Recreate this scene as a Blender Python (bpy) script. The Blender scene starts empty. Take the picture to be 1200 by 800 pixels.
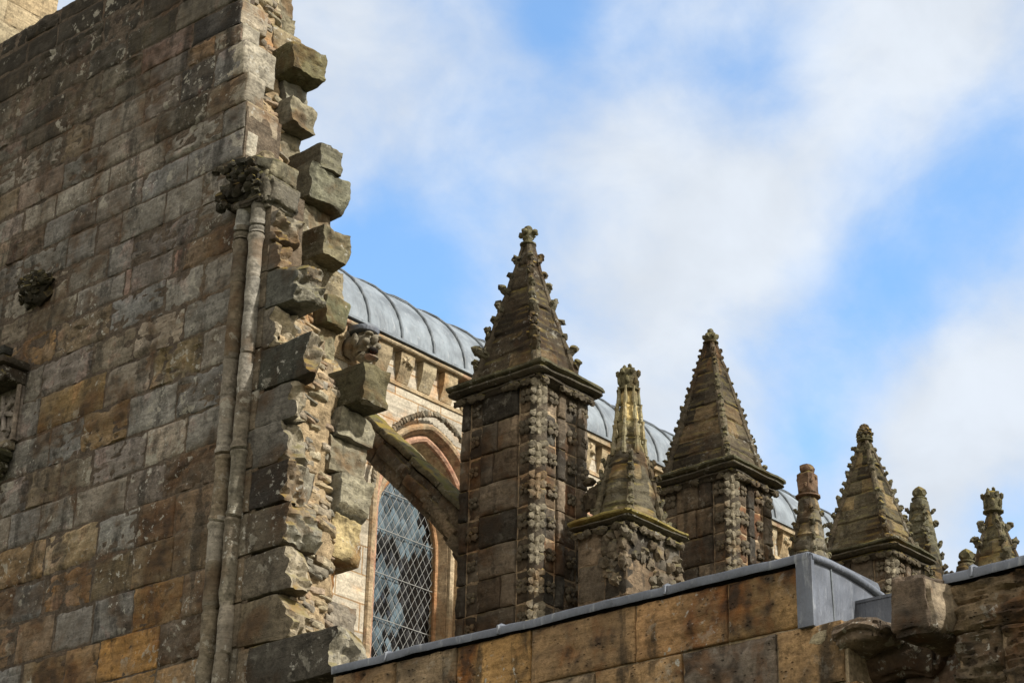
import bpy, bmesh, math, random
from mathutils import Vector, Matrix, noise
R = math.radians
sc = bpy.context.scene
COL = bpy.data.collections.new("scene_objects"); sc.collection.children.link(COL)

# ------------------------------------------------------------------ camera
GZ = -1.6                                   # ground level; the camera is at eye height above it
pitch, roll, yaw = R(25.0), R(1.2656), R(41.493)
F = Vector((math.cos(yaw)*math.cos(pitch), math.sin(yaw)*math.cos(pitch), math.sin(pitch)))
R0 = Vector((math.sin(yaw), -math.cos(yaw), 0)); U0 = R0.cross(F)
RR = R0*math.cos(roll)+U0*math.sin(roll); UU = -R0*math.sin(roll)+U0*math.cos(roll)
cam = bpy.data.objects.new("camera", bpy.data.cameras.new("camera")); COL.objects.link(cam)
cam.matrix_world = Matrix(((RR.x, UU.x, -F.x, 0), (RR.y, UU.y, -F.y, 0), (RR.z, UU.z, -F.z, 0), (0, 0, 0, 1)))
cam.data.sensor_width = 36; cam.data.lens = 2409.4/1200*36
cam.data.clip_start = .1; cam.data.clip_end = 3000
cam.data.dof.use_dof = False
sc.camera = cam

# ------------------------------------------------------------------ sun, sky, exposure
SUN_DIR = Vector((0.17, -0.80, 0.66)).normalized()      # towards the sun
el = math.asin(SUN_DIR.z); az = math.atan2(SUN_DIR.x, SUN_DIR.y)
sd = bpy.data.lights.new("sun", 'SUN'); sd.energy = 3.4; sd.angle = R(1.2); sd.color = (1.0, .95, .87)
sun = bpy.data.objects.new("sun", sd); COL.objects.link(sun)
sun.rotation_euler = (-SUN_DIR).to_track_quat('-Z', 'Y').to_euler()
w = bpy.data.worlds.new("World"); sc.world = w; w.use_nodes = True
nt = w.node_tree; nt.nodes.clear()
def N(nt, t, **k):
    n = nt.nodes.new(t)
    for a, b in k.items(): setattr(n, a, b)
    return n
def L(nt, a, b): nt.links.new(a, b)
wo = N(nt, 'ShaderNodeOutputWorld'); bg = N(nt, 'ShaderNodeBackground'); bg.inputs['Strength'].default_value = .1
L(nt, bg.outputs[0], wo.inputs[0])
sky = N(nt, 'ShaderNodeTexSky', sky_type='NISHITA'); sky.sun_disc = False
sky.sun_elevation = el; sky.sun_rotation = az; sky.air_density = 1.0; sky.dust_density = .6; sky.ozone_density = 1.6
tc = N(nt, 'ShaderNodeTexCoord')
def vmath(nt, op, a, b=None):
    n = N(nt, 'ShaderNodeVectorMath', operation=op)
    for i, v in enumerate((a, b)):
        if v is None: continue
        if isinstance(v, (tuple, list, Vector)): n.inputs[i].default_value = v
        else: L(nt, v, n.inputs[i])
    return n
def fmath(nt, op, a, b=None, c=None, clamp=False):
    n = N(nt, 'ShaderNodeMath', operation=op, use_clamp=clamp)
    for i, v in enumerate((a, b, c)):
        if v is None: continue
        if isinstance(v, (int, float)): n.inputs[i].default_value = v
        else: L(nt, v, n.inputs[i])
    return n.outputs[0]
def ramp(nt, fac, lo, hi, a=0., b=1.):
    n = N(nt, 'ShaderNodeMapRange', interpolation_type='SMOOTHSTEP'); L(nt, fac, n.inputs['Value'])
    n.inputs['From Min'].default_value = lo; n.inputs['From Max'].default_value = hi
    n.inputs['To Min'].default_value = a; n.inputs['To Max'].default_value = b
    return n.outputs[0]
def tnoise(nt, vec, scale, detail=5, rough=.55, dist=0.):
    n = N(nt, 'ShaderNodeTexNoise'); L(nt, vec, n.inputs['Vector'])
    n.inputs['Scale'].default_value = scale; n.inputs['Detail'].default_value = detail
    n.inputs['Roughness'].default_value = rough; n.inputs['Distortion'].default_value = dist
    return n.outputs['Fac']
def mixc(nt, fac, a, b, mode='MIX'):
    n = N(nt, 'ShaderNodeMix', data_type='RGBA', blend_type=mode)
    for s, v in ((n.inputs[0], fac), (n.inputs[6], a), (n.inputs[7], b)):
        if isinstance(v, (int, float)): s.default_value = v
        elif isinstance(v, tuple): s.default_value = (*v[:3], 1)
        else: L(nt, v, s)
    return n.outputs[2]
# clouds: broad soft noise on the sky sphere, with cloud banks and clear patches in given compass directions
dirv = tc.outputs['Generated']
mp = N(nt, 'ShaderNodeMapping'); L(nt, dirv, mp.inputs['Vector'])
mp.inputs['Scale'].default_value = (1, 1, 1.25); mp.inputs['Rotation'].default_value = (.25, .1, .1); mp.inputs['Location'].default_value = (3.1, 1.7, .4)
c1 = tnoise(nt, mp.outputs[0], 3.6, 9, .54, .35)
c2 = tnoise(nt, mp.outputs[0], 13.0, 6, .55, .3)
def skydir(px, py):
    return (F+RR*((px-600)/2409.4)+UU*((400-py)/2409.4)).normalized()
def bank(px, py, r, amt):
    d = vmath(nt, 'DISTANCE', dirv, tuple(skydir(px, py))).outputs['Value']
    return ramp(nt, d, r, 0, 0, amt)
acc = fmath(nt, 'MULTIPLY_ADD', c1, 1.7, -.27)
acc = fmath(nt, 'MULTIPLY_ADD', c2, .42, acc)
for b_ in ((560, 130, .14, .18), (780, 330, .13, .46), (420, 60, .10, .15), (1090, 490, .09, .28), (930, 60, .12, .18), (1050, 20, .1, .14),
           (890, 105, .055, -.28), (1100, 230, .09, -.40), (1010, 400, .08, -.36), (470, 300, .06, -.26), (1190, 140, .06, -.2), (655, 20, .03, -.22),
           (1180, 620, .07, -.25), (960, 520, .04, -.2)):
    acc = fmath(nt, 'ADD', acc, bank(*b_))
# cloud out of view made brighter, warmer and denser as added fill for shaded walls
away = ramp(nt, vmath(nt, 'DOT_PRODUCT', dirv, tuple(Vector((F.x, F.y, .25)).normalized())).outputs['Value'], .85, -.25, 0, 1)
c3 = tnoise(nt, mp.outputs[0], 30.0, 5, .6, .3)
acc = fmath(nt, 'MULTIPLY_ADD', c3, .24, acc)
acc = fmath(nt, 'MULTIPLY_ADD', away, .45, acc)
mask = ramp(nt, acc, .52, 1.18, .12, 1)
shade = ramp(nt, c2, .3, .75, .86, 1.0)
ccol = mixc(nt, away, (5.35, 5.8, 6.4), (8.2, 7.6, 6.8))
cl = N(nt, 'ShaderNodeVectorMath', operation='SCALE'); L(nt, ccol, cl.inputs[0]); L(nt, shade, cl.inputs['Scale'])
blue = mixc(nt, 1.0, sky.outputs[0], (1.28, 1.85, 2.12), 'MULTIPLY')
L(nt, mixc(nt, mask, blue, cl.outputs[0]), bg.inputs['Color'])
sc.view_settings.view_transform = 'Standard'; sc.view_settings.look = 'None'
sc.view_settings.exposure = 0.62; sc.view_settings.gamma = 1.0; sc.view_settings.use_curve_mapping = False

# ------------------------------------------------------------------ helpers
def tag(o, label=None, cat=None, group=None, kind=None):
    for k, v in (('label', label), ('category', cat), ('group', group), ('kind', kind)):
        if v: o[k] = v
    return o
def empty(name, loc, label=None, cat=None, group=None):
    o = bpy.data.objects.new(name, None); COL.objects.link(o); o.location = loc
    return tag(o, label, cat, group)
class MB:
    """collects vertices and faces, with one colour per face"""
    def __init__(s): s.v = []; s.f = []; s.c = []
    def add(s, vs, fs, col=(.2, .18, .15)):
        n = len(s.v); s.v += [tuple(v) for v in vs]
        for f in fs: s.f.append(tuple(n+i for i in f)); s.c.append(col)
    def box(s, x0, x1, y0, y1, z0, z1, col=(.2, .18, .15)):
        s.add([(x0,y0,z0),(x1,y0,z0),(x1,y1,z0),(x0,y1,z0),(x0,y0,z1),(x1,y0,z1),(x1,y1,z1),(x0,y1,z1)],
              [(0,3,2,1),(4,5,6,7),(0,1,5,4),(1,2,6,5),(2,3,7,6),(3,0,4,7)], col)
    def build(s, name, mat, parent=None, smooth=True, origin=None, angle=40):
        me = bpy.data.meshes.new(name)
        o = bpy.data.objects.new(name, me); COL.objects.link(o)
        off = Vector((0,0,0))
        if parent is not None: o.parent = parent; off = world_loc(parent)
        if origin is not None: o.location = Vector(origin)-off; off = Vector(origin)
        me.from_pydata([(v[0]-off.x, v[1]-off.y, v[2]-off.z) for v in s.v], [], s.f)
        ca = me.color_attributes.new("Col", 'FLOAT_COLOR', 'CORNER')
        buf = []
        for f, c in zip(s.f, s.c): buf += [c[0], c[1], c[2], 1.0]*len(f)
        ca.data.foreach_set('color', buf)
        if smooth:
            me.polygons.foreach_set('use_smooth', [True]*len(me.polygons))
            try: me.set_sharp_from_angle(angle=R(angle))
            except Exception: pass
        me.materials.append(mat); me.update()
        return o
def world_loc(o):
    p = Vector(o.location)
    while o.parent: o = o.parent; p = p+Vector(o.location)
    return p
def copy_tree(o, parent=None):
    c = o.copy(); COL.objects.link(c); c.parent = parent
    for ch in list(o.children): copy_tree(ch, c)
    return c
def fn(p, s=1., o=3): return noise.fractal(Vector(p)*s, .9, 2.0, o)
def vary(c, rnd, a=.18):
    k = 1+rnd.uniform(-a, a); t = rnd.uniform(-.06, .06)
    return (max(.01, c[0]*k*(1+t)), max(.01, c[1]*k), max(.01, c[2]*k*(1-t)))
def tube(m, path, r, seg=10, col=(.2, .18, .15), rfun=None, caps=True):
    rings = []
    for i, p in enumerate(path):
        p = Vector(p); a = Vector(path[max(0, i-1)]); b = Vector(path[min(len(path)-1, i+1)])
        t = (b-a).normalized(); u = t.orthogonal().normalized() if i == 0 else (u0-t*u0.dot(t)).normalized()
        u0 = u; v = t.cross(u); rr = r if rfun is None else rfun(i)
        rings.append([p+(u*math.cos(k*2*math.pi/seg)+v*math.sin(k*2*math.pi/seg))*rr for k in range(seg)])
    vs = [q for g in rings for q in g]; fs = []
    for i in range(len(rings)-1):
        for k in range(seg):
            fs.append((i*seg+k, i*seg+(k+1) % seg, (i+1)*seg+(k+1) % seg, (i+1)*seg+k))
    if caps: fs.append(tuple(reversed(range(seg)))); fs.append(tuple(range((len(rings)-1)*seg, len(rings)*seg)))
    m.add(vs, fs, col)
_ico = {}
def ico(sub):
    if sub not in _ico:
        b = bmesh.new(); bmesh.ops.create_icosphere(b, subdivisions=sub, radius=1)
        b.verts.ensure_lookup_table()
        _ico[sub] = ([v.co.copy() for v in b.verts], [tuple(v.index for v in f.verts) for f in b.faces]); b.free()
    return _ico[sub]
def blob(m, c, r, col=(.2, .18, .15), sub=2, rough=.15, seed=0., fr=2.2, rot=None):
    vs, fs = ico(sub); c = Vector(c); out = []
    if isinstance(r, (int, float)): r = (r, r, r)
    for v in vs:
        k = 1+rough*noise.fractal(v*fr+Vector((seed*7.1, seed*3.3, seed)), .8, 2, 3)*1.6
        q = Vector((v.x*r[0], v.y*r[1], v.z*r[2]))*k
        if rot: q = rot @ q
        out.append(c+q)
    m.add(out, fs, col)
def rough_block(m, x0, x1, y0, y1, z0, z1, col, seed=0., rough=.03, rnd_=.035, step=.045, shear=(0, 0), end=None, cuts=0, er=0.):
    """a weathered block: subdivided box, rounded edges, displaced and chipped"""
    D = (x1-x0, y1-y0, z1-z0); n = [max(3, min(16, int(d/step))) for d in D]
    idx = {}; vs = []; fs = []; cols_ = []
    rc_ = random.Random(int(seed*97)+5); ctr = Vector(((x0+x1)/2, (y0+y1)/2, (z0+z1)/2)); planes = []
    for _ in range(cuts):
        n_ = Vector((rc_.uniform(-.55, 1.), rc_.uniform(-1., -.15), rc_.choice((-1, 1))*rc_.uniform(.15, .9))).normalized()
        ext = abs(n_.x)*D[0]/2+abs(n_.y)*D[1]/2+abs(n_.z)*D[2]/2; planes.append((n_, ext*rc_.uniform(.72, .92)))
    def V(i, j, k):
        if (i, j, k) in idx: return idx[(i, j, k)]
        p = [D[0]*i/n[0], D[1]*j/n[1], D[2]*k/n[2]]
        h = [d/2 for d in D]; q = [p[a]-h[a] for a in range(3)]
        s = [min(1., (h[a]-abs(q[a]))/rnd_) for a in range(3)]
        e = sorted(s)
        infl = max(0, 1-e[1])            # near an edge (two faces close)
        infl = infl*infl
        P = Vector((x0+p[0], y0+p[1], z0+p[2])); sd_ = Vector((seed*3.7, seed*1.9, seed*5.1))
        pull = .42*rnd_*infl*(1+1.4*abs(fn(P*1.0+sd_, 5, 2)))
        d = Vector((-math.copysign(1, q[0])*pull if s[0] < 1 else 0, -math.copysign(1, q[1])*pull if s[1] < 1 else 0, -math.copysign(1, q[2])*pull if s[2] < 1 else 0))
        nv = noise.turbulence_vector(P*5.5+sd_, 3, False, noise_basis='PERLIN_ORIGINAL') - Vector((0, 0, 0))
        big = Vector((fn(P+sd_, 2.1, 2), fn(P+sd_*1.3, 2.3, 2), fn(P-sd_, 2.2, 2)))
        bed = math.sin(P.z*75+6*fn(P+sd_, 3, 2))*rough*.12
        P = P+d+big*rough*1.5+nv*rough*.55
        P.x += (-1 if q[0] < 0 else 1)*bed*.5; P.y += (-1 if q[1] < 0 else 1)*bed*.5
        P.z += shear[0]*q[0]+shear[1]*q[1]
        if er:
            w_ = max(0., 1-p[1]/.16); P.y += er*w_*w_*(1.3*fn(P+sd_, 4.0, 3)+.9*fn(P-sd_, 11., 2)-.15*abs(q[2])/max(.05, h[2]))
        for (n_, dd) in planes:
            o_ = (P-ctr).dot(n_)-dd
            if o_ > 0: P = P-n_*o_*.93
        idx[(i, j, k)] = len(vs); vs.append(P); return idx[(i, j, k)]
    for a in range(3):
        b, c = (a+1) % 3, (a+2) % 3
        for side in (0, n[a]):
            for i in range(n[b]):
                for j in range(n[c]):
                    q = []
                    for (u, v) in ((i, j), (i+1, j), (i+1, j+1), (i, j+1)):
                        t = [0, 0, 0]; t[a] = side; t[b] = u; t[c] = v; q.append(V(*t))
                    fs.append(tuple(q) if side else tuple(reversed(q))); cols_.append(end if (end and a == 1 and not side) else col)
    m.add(vs, fs, col); m.c[-len(cols_):] = cols_
def ashlar_block(m, fr, u0, u1, v0, v1, col, seed, wear=.012, step=.05, proud=0., rough=.004, depth=.09, gap=.004):
    """one dressed stone of a wall face. fr = (origin, u, v, n)."""
    O, U, V_, Nn = fr
    u0 += gap; u1 -= gap; v0 += gap; v1 -= gap
    def coords(a, b):
        L_ = b-a; k = max(2, min(26, int(L_/step))); e = min(.012, L_/6)
        return [a, a+e*.5, a+e]+[a+e+(L_-2*e)*i/k for i in range(1, k)]+[b-e, b-e*.5, b]
    us, vs_ = coords(u0, u1), coords(v0, v1); P = []; nu, nv = len(us), len(vs_)
    for j, v in enumerate(vs_):
        for i, u in enumerate(us):
            p = Vector((u*3.1+seed*11, v*3.1, seed*5.7))
            ed = min(u-u0, u1-u, v-v0, v1-v)
            wn = .5+.9*fn(p, 1.7, 3)
            k = max(0., 1-ed/.03)
            d = -wear*k*k*(.5+max(0, wn)*1.3) + proud + rough*1.3*fn(p, 2.6, 3) + rough*1.6*fn((p.x*.35, p.y*3.2, p.z), 2.4, 3)
            pit = fn(p*Vector((1, 1, 1)), 6.5, 2)
            if pit > .42: d -= (pit-.42)*rough*4
            jit = .004*fn(p+Vector((9, 3, 1)), 2.0, 2) if ed < .02 else 0
            P.append(O+U*(u+jit)+V_*(v+jit)+Nn*d)
    fs = [(j*nu+i, j*nu+i+1, (j+1)*nu+i+1, (j+1)*nu+i) for j in range(nv-1) for i in range(nu-1)]
    base = len(P); ring = [j for j in range(nu)]+[(j+1)*nu-1 for j in range(1, nv)]+[(nv-1)*nu+i for i in range(nu-2, -1, -1)]+[j*nu for j in range(nv-2, 0, -1)]
    for r in ring: P.append(P[r]-Nn*depth)
    k = len(ring)
    for i in range(k): fs.append((ring[(i+1) % k], ring[i], base+i, base+(i+1) % k))
    if U.cross(V_).dot(Nn) < 0: fs = [tuple(reversed(f)) for f in fs]
    m.add(P, fs, col)

# ------------------------------------------------------------------ materials
def principled(name, rough=.85, spec=.25):
    m = bpy.data.materials.new(name); m.use_nodes = True; t = m.node_tree; b = t.nodes['Principled BSDF']
    b.inputs['Roughness'].default_value = rough; b.inputs['Specular IOR Level'].default_value = spec
    return m, t, b
def stone(name, grime=.5, lichen=.3, moss=0., ochre=.3, bump=.6, tint=(1, 1, 1), streak=.5, red=0., pits=.5, brick=None, contrast=1.0, glo=.56, splash=0., topgrime=None, blend=0.):
    m, t, b = principled(name, .92, .12)
    g = N(t, 'ShaderNodeNewGeometry'); P = g.outputs['Position']
    at = N(t, 'ShaderNodeAttribute', attribute_name='Col'); col = at.outputs['Color']
    if tint != (1, 1, 1): col = mixc(t, 1., col, tint, 'MULTIPLY')
    n1 = tnoise(t, P, 7., 8, .62); n2 = tnoise(t, P, 1.7, 5, .6, .4); n3 = tnoise(t, P, 28., 6, .65)
    sv = vmath(t, 'MULTIPLY', P, (3.2, 3.2, .55)).outputs[0]; ns = tnoise(t, sv, 1.3, 6, .6, .2)
    bv = vmath(t, 'MULTIPLY', P, (2.0, 2.0, 17.)).outputs[0]; nb = tnoise(t, bv, 1.2, 5, .6, .5)
    nl = tnoise(t, vmath(t, 'ADD', P, (11, 5, 3)).outputs[0], 13., 8, .68)
    nL = tnoise(t, vmath(t, 'ADD', P, (2, 8, 1)).outputs[0], 1.25, 3, .5)
    k = fmath(t, 'MULTIPLY', ramp(t, n1, .25, .75, 1-.42*contrast, 1+.4*contrast), ramp(t, nb, .3, .7, .8, 1.18))
    k = fmath(t, 'MULTIPLY', k, ramp(t, n3, .28, .72, .78, 1.2))
    kk = N(t, 'ShaderNodeCombineXYZ')
    for i in range(3): L(t, k, kk.inputs[i])
    if blend:
        nx_ = tnoise(t, vmath(t, 'ADD', P, (31, 4, 6)).outputs[0], 2.3, 6, .6, .6)
        col = mixc(t, fmath(t, 'MULTIPLY', ramp(t, nx_, .40, .60), blend), col, mixc(t, ramp(t, n2, .4, .6), (.22, .21, .185), (.23, .18, .12)))
    # iron staining
    col = mixc(t, fmath(t, 'MULTIPLY', ramp(t, n2, .52, .68), ochre), col, mixc(t, 1., col, (1.75, 1.02, .48), 'MULTIPLY'))
    if red: col = mixc(t, fmath(t, 'MULTIPLY', ramp(t, n2, .42, .36), red), col, (.26, .075, .045))
    col = mixc(t, 1., col, kk.outputs[0], 'MULTIPLY')
    # soot / biological crust: vertical runs and patches
    d1 = fmath(t, 'MULTIPLY', ramp(t, ns, glo-.06, glo+.15), streak)
    d2 = fmath(t, 'MULTIPLY', ramp(t, fmath(t, 'MULTIPLY_ADD', n1, .45, fmath(t, 'MULTIPLY', n2, .55)), glo-.10, glo+.12), grime)
    col = mixc(t, fmath(t, 'MAXIMUM', d1, d2), col, (.028, .026, .022))
    # lichen
    lm = fmath(t, 'MULTIPLY', fmath(t, 'MULTIPLY', ramp(t, nl, .585, .635), ramp(t, nL, .48, .62)), lichen, clamp=True)
    col = mixc(t, lm, col, (.42, .41, .36))
    if topgrime:
        sz = N(t, 'ShaderNodeSeparateXYZ'); L(t, P, sz.inputs[0])
        tg = fmath(t, 'MULTIPLY', ramp(t, fmath(t, 'MULTIPLY_ADD', ns, 2.6, sz.outputs[2]), topgrime[0]+1.1, topgrime[1]+1.5), ramp(t, n1, .3, .6, .35, .9))
        col = mixc(t, tg, col, (.030, .027, .022))
    if splash:
        n5 = tnoise(t, vmath(t, 'ADD', P, (7, 1, 9)).outputs[0], 4.6, 9, .66, .3)
        sp_ = fmath(t, 'MULTIPLY', fmath(t, 'MULTIPLY', ramp(t, n5, .585, .62), ramp(t, nL, .40, .56)), splash, clamp=True)
        col = mixc(t, sp_, col, mixc(t, n3, (.24, .225, .18), (.46, .44, .37)))
    if moss:
        sx = N(t, 'ShaderNodeSeparateXYZ'); L(t, g.outputs['Normal'], sx.inputs[0])
        mm = fmath(t, 'MULTIPLY', fmath(t, 'MULTIPLY', ramp(t, sx.outputs[2], .15, .75), ramp(t, n1, .38, .58)), moss, clamp=True)
        col = mixc(t, mm, col, mixc(t, ramp(t, n2, .4, .7), (.13, .12, .035), (.30, .20, .04)))
    hgt = fmath(t, 'MULTIPLY_ADD', n3, .35, fmath(t, 'MULTIPLY_ADD', nb, .4, fmath(t, 'MULTIPLY', n1, .7)))
    vo = N(t, 'ShaderNodeTexVoronoi'); L(t, vmath(t, 'ADD', vmath(t, 'MULTIPLY', P, (1, 1, 1.6)).outputs[0], (0, 0, 0)).outputs[0], vo.inputs['Vector']); vo.inputs['Scale'].default_value = 21
    pm = ramp(t, vo.outputs['Distance'], .05, .3, 0, 1); pmask = ramp(t, n1, .5, .6, 0, pits)
    hgt = fmath(t, 'SUBTRACT', hgt, fmath(t, 'MULTIPLY', fmath(t, 'SUBTRACT', 1., pm), pmask))
    if brick:
        bx = N(t, 'ShaderNodeTexBrick'); cx = N(t, 'ShaderNodeSeparateXYZ'); L(t, P, cx.inputs[0])
        cc = N(t, 'ShaderNodeCombineXYZ'); L(t, cx.outputs[0 if brick == 'x' else 1], cc.inputs[0])
        L(t, fmath(t, 'ADD', cx.outputs[2], fmath(t, 'MULTIPLY', n2, .04)), cc.inputs[1]); L(t, cc.outputs[0], bx.inputs['Vector'])
        bx.inputs['Scale'].default_value = 1; bx.inputs['Brick Width'].default_value = .85; bx.inputs['Row Height'].default_value = .36
        bx.inputs['Mortar Size'].default_value = .011; bx.inputs['Mortar Smooth'].default_value = .3
        bx.inputs['Color1'].default_value = (.78, .78, .78, 1); bx.inputs['Color2'].default_value = (1.2, 1.15, 1.05, 1); bx.inputs['Mortar'].default_value = (.75, .55, .36, 1)
        col = mixc(t, 1., col, bx.outputs['Color'], 'MULTIPLY')
        hgt = fmath(t, 'SUBTRACT', hgt, fmath(t, 'MULTIPLY', bx.outputs['Fac'], .8))
    bp = N(t, 'ShaderNodeBump'); bp.inputs['Strength'].default_value = bump; bp.inputs['Distance'].default_value = .03
    L(t, hgt, bp.inputs['Height']); L(t, bp.outputs[0], b.inputs['Normal']); L(t, col, b.inputs['Base Color'])
    return m
M_WALL = stone('wall_stone', blend=.35, splash=.75, topgrime=(11.9, 13.5), grime=.9, lichen=.9, ochre=.4, bump=.75, streak=.75, red=.15, glo=.52, contrast=1.3, pits=.6)
M_ROUGH = stone('broken_stone', splash=.4, contrast=1.25, glo=.53, grime=.85, lichen=.75, moss=.6, ochre=.5, bump=.8, streak=.4)
M_GAP = stone('eroded_stone', splash=.6, grime=.95, lichen=.8, ochre=.8, bump=.9, streak=.4, glo=.5)
M_RUBBLE = stone('rubble_stone', grime=.35, lichen=.4, ochre=.4, bump=.9, streak=.1)
M_SHAFT = stone('shaft_stone', splash=.8, grime=.85, lichen=1.0, ochre=.3, bump=.6, streak=.3, glo=.55, contrast=1.2)
M_PAR = stone('parapet_stone', splash=.35, grime=.95, lichen=1.0, ochre=.8, bump=1.2, streak=.85, glo=.505, pits=1.0, contrast=1.2)
M_TOWER = stone('pinnacle_stone', grime=.9, lichen=.35, ochre=.75, bump=.75, streak=.75, glo=.51, moss=.3, splash=.3, contrast=1.3)
M_CARVE = stone('carved_stone', grime=.6, lichen=.3, ochre=.4, bump=.7, streak=.4, moss=.5)
M_SPIRE = stone('spire_stone', grime=.9, lichen=.6, ochre=.6, bump=.9, streak=.6, moss=.9, glo=.51, splash=.3, contrast=1.3)
M_COPE = stone('mossy_cornice_stone', grime=.7, lichen=.5, ochre=.3, bump=.8, streak=.3, moss=1.0)
M_NAVE = stone('pale_clerestory_stone', grime=.35, lichen=.25, ochre=.5, bump=.4, streak=.35, brick='x', contrast=.6, pits=.2)
M_NAVET = stone('pale_trim_stone', grime=.5, lichen=.3, ochre=.35, bump=.6, streak=.3, red=.35, contrast=.8)
M_UPPER = stone('upper_wall_stone', grime=.3, lichen=.5, ochre=.5, bump=.6, streak=.3, contrast=.8)
M_MORTAR = stone('mortar', grime=.35, lichen=.1, ochre=.4, bump=.9, streak=.3)
def lead(name, base, rough):
    m, t, b = principled(name, rough, .5); g = N(t, 'ShaderNodeNewGeometry'); P = g.outputs['Position']
    n1 = tnoise(t, P, 3., 6, .6); n2 = tnoise(t, vmath(t, 'MULTIPLY', P, (8, 8, 2)).outputs[0], 2., 5, .6)
    c = mixc(t, ramp(t, n1, .3, .7), tuple(x*.68 for x in base), tuple(x*1.28 for x in base))
    n3 = tnoise(t, vmath(t, 'MULTIPLY', P, (5, 1.2, 1.2)).outputs[0], 1.6, 6, .65)
    c = mixc(t, ramp(t, n3, .50, .66, 0, .45), c, tuple(x*.55 for x in base)); c = mixc(t, ramp(t, n2, .55, .75, 0, .4), c, (.45, .47, .48)); L(t, c, b.inputs['Base Color'])
    b.inputs['Metallic'].default_value = .15
    L(t, ramp(t, n1, .3, .7, rough-.08, rough+.12), b.inputs['Roughness'])
    bp = N(t, 'ShaderNodeBump'); bp.inputs['Strength'].default_value = .5; bp.inputs['Distance'].default_value = .035
    L(t, fmath(t, 'ADD', n1, n2), bp.inputs['Height']); L(t, bp.outputs[0], b.inputs['Normal']); return m
M_LEAD = lead('weathered_lead', (.125, .14, .168), .55)
M_ROOF = lead('roof_lead', (.20, .23, .255), .62)
M_SEAM = lead('roof_seam_lead', (.13, .15, .165), .6)
M_GLASS, t, b = principled('window_glass', .12, .6)
at = N(t, 'ShaderNodeAttribute', attribute_name='Col'); L(t, at.outputs['Color'], b.inputs['Base Color'])
g = N(t, 'ShaderNodeNewGeometry'); bp = N(t, 'ShaderNodeBump'); bp.inputs['Strength'].default_value = .01; bp.inputs['Distance'].default_value = .02
L(t, tnoise(t, g.outputs['Position'], 6., 3, .5), bp.inputs['Height']); L(t, bp.outputs[0], b.inputs['Normal'])
M_WIRE, t, b = principled('lattice_metal', .5, .5); b.inputs['Base Color'].default_value = (.30, .30, .28, 1); b.inputs['Metallic'].default_value = .3
M_GRASS, t, b = principled('lawn', .95, .1); g = N(t, 'ShaderNodeNewGeometry')
L(t, mixc(t, tnoise(t, g.outputs['Position'], 2., 6, .6), (.05, .055, .03), (.10, .10, .06)), b.inputs['Base Color'])

GREY = (.255, .236, .20); GREYB = (.235, .222, .20); BROWN = (.24, .165, .10); ORANGE = (.37, .23, .11); BUFF = (.46, .34, .19)
DARK = (.075, .065, .05); DKBR = (.12, .085, .055); PINK = (.34, .22, .17); PURP = (.215, .18, .15); PALE = (.34, .30, .24); LGREY = (.33, .31, .27)

# ------------------------------------------------------------------ ground
m = MB(); m.add([(-900,-900,GZ),(900,-900,GZ),(900,900,GZ),(-900,900,GZ)], [(0,1,2,3)], (.06,.09,.03))
tag(m.build('ground', M_GRASS, smooth=False), kind='structure')

# ------------------------------------------------------------------ the great broken wall on the left
rnd = random.Random(7)
WX = 12.0; YV, ZV = Vector((0,1,0)), Vector((0,0,1))
frW = (Vector((WX,0,0)), YV, ZV, Vector((-1,0,0)))
wall = empty('broken_wall', (12.5, 16, GZ), 'tall broken ashlar wall at left with a toothed ragged right edge', 'wall')
rows = [14.11, 13.86, 13.534, 13.144, 12.773, 12.444, 12.191, 11.753, 11.381, 11.049, 10.7, 10.301, 9.931, 9.61, 9.189, 8.786, 8.352, 7.906, 7.489, 7.091, 6.653, 6.217, 5.772, 5.346, 4.93, 4.5, 4.05, 3.6]
J = {1: [16.41,17.12,17.89,18.54], 2: [16.63,17.33,18.08], 3: [15.44,16.3,17.02], 4: [15.03,15.49,16.75], 5: [15.0,15.56,16.16], 6: [15.07,15.91,16.92],
     7: [14.78,15.7,17.62], 8: [16.04,16.83], 9: [15.61,16.33,16.77], 10: [15.03,16.09,16.5], 11: [15.23,15.39,16.06,16.17], 12: [14.86,15.47,16.34],
     13: [15.11,15.88,16.59], 14: [14.78,15.56,16.31,17.43], 15: [15.1,15.86,16.6], 16: [14.9,15.52,16.36], 17: [15.17,15.76], 18: [14.96,15.54,16.15],
     19: [14.93,15.53,16.93], 20: [14.73,16.07,16.71,17.33], 21: [15.01,15.92]}
def ycorner(z):
    return 14.41 if z < 11.4 else 14.41+min(.35, (z-11.4)*.2)
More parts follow.
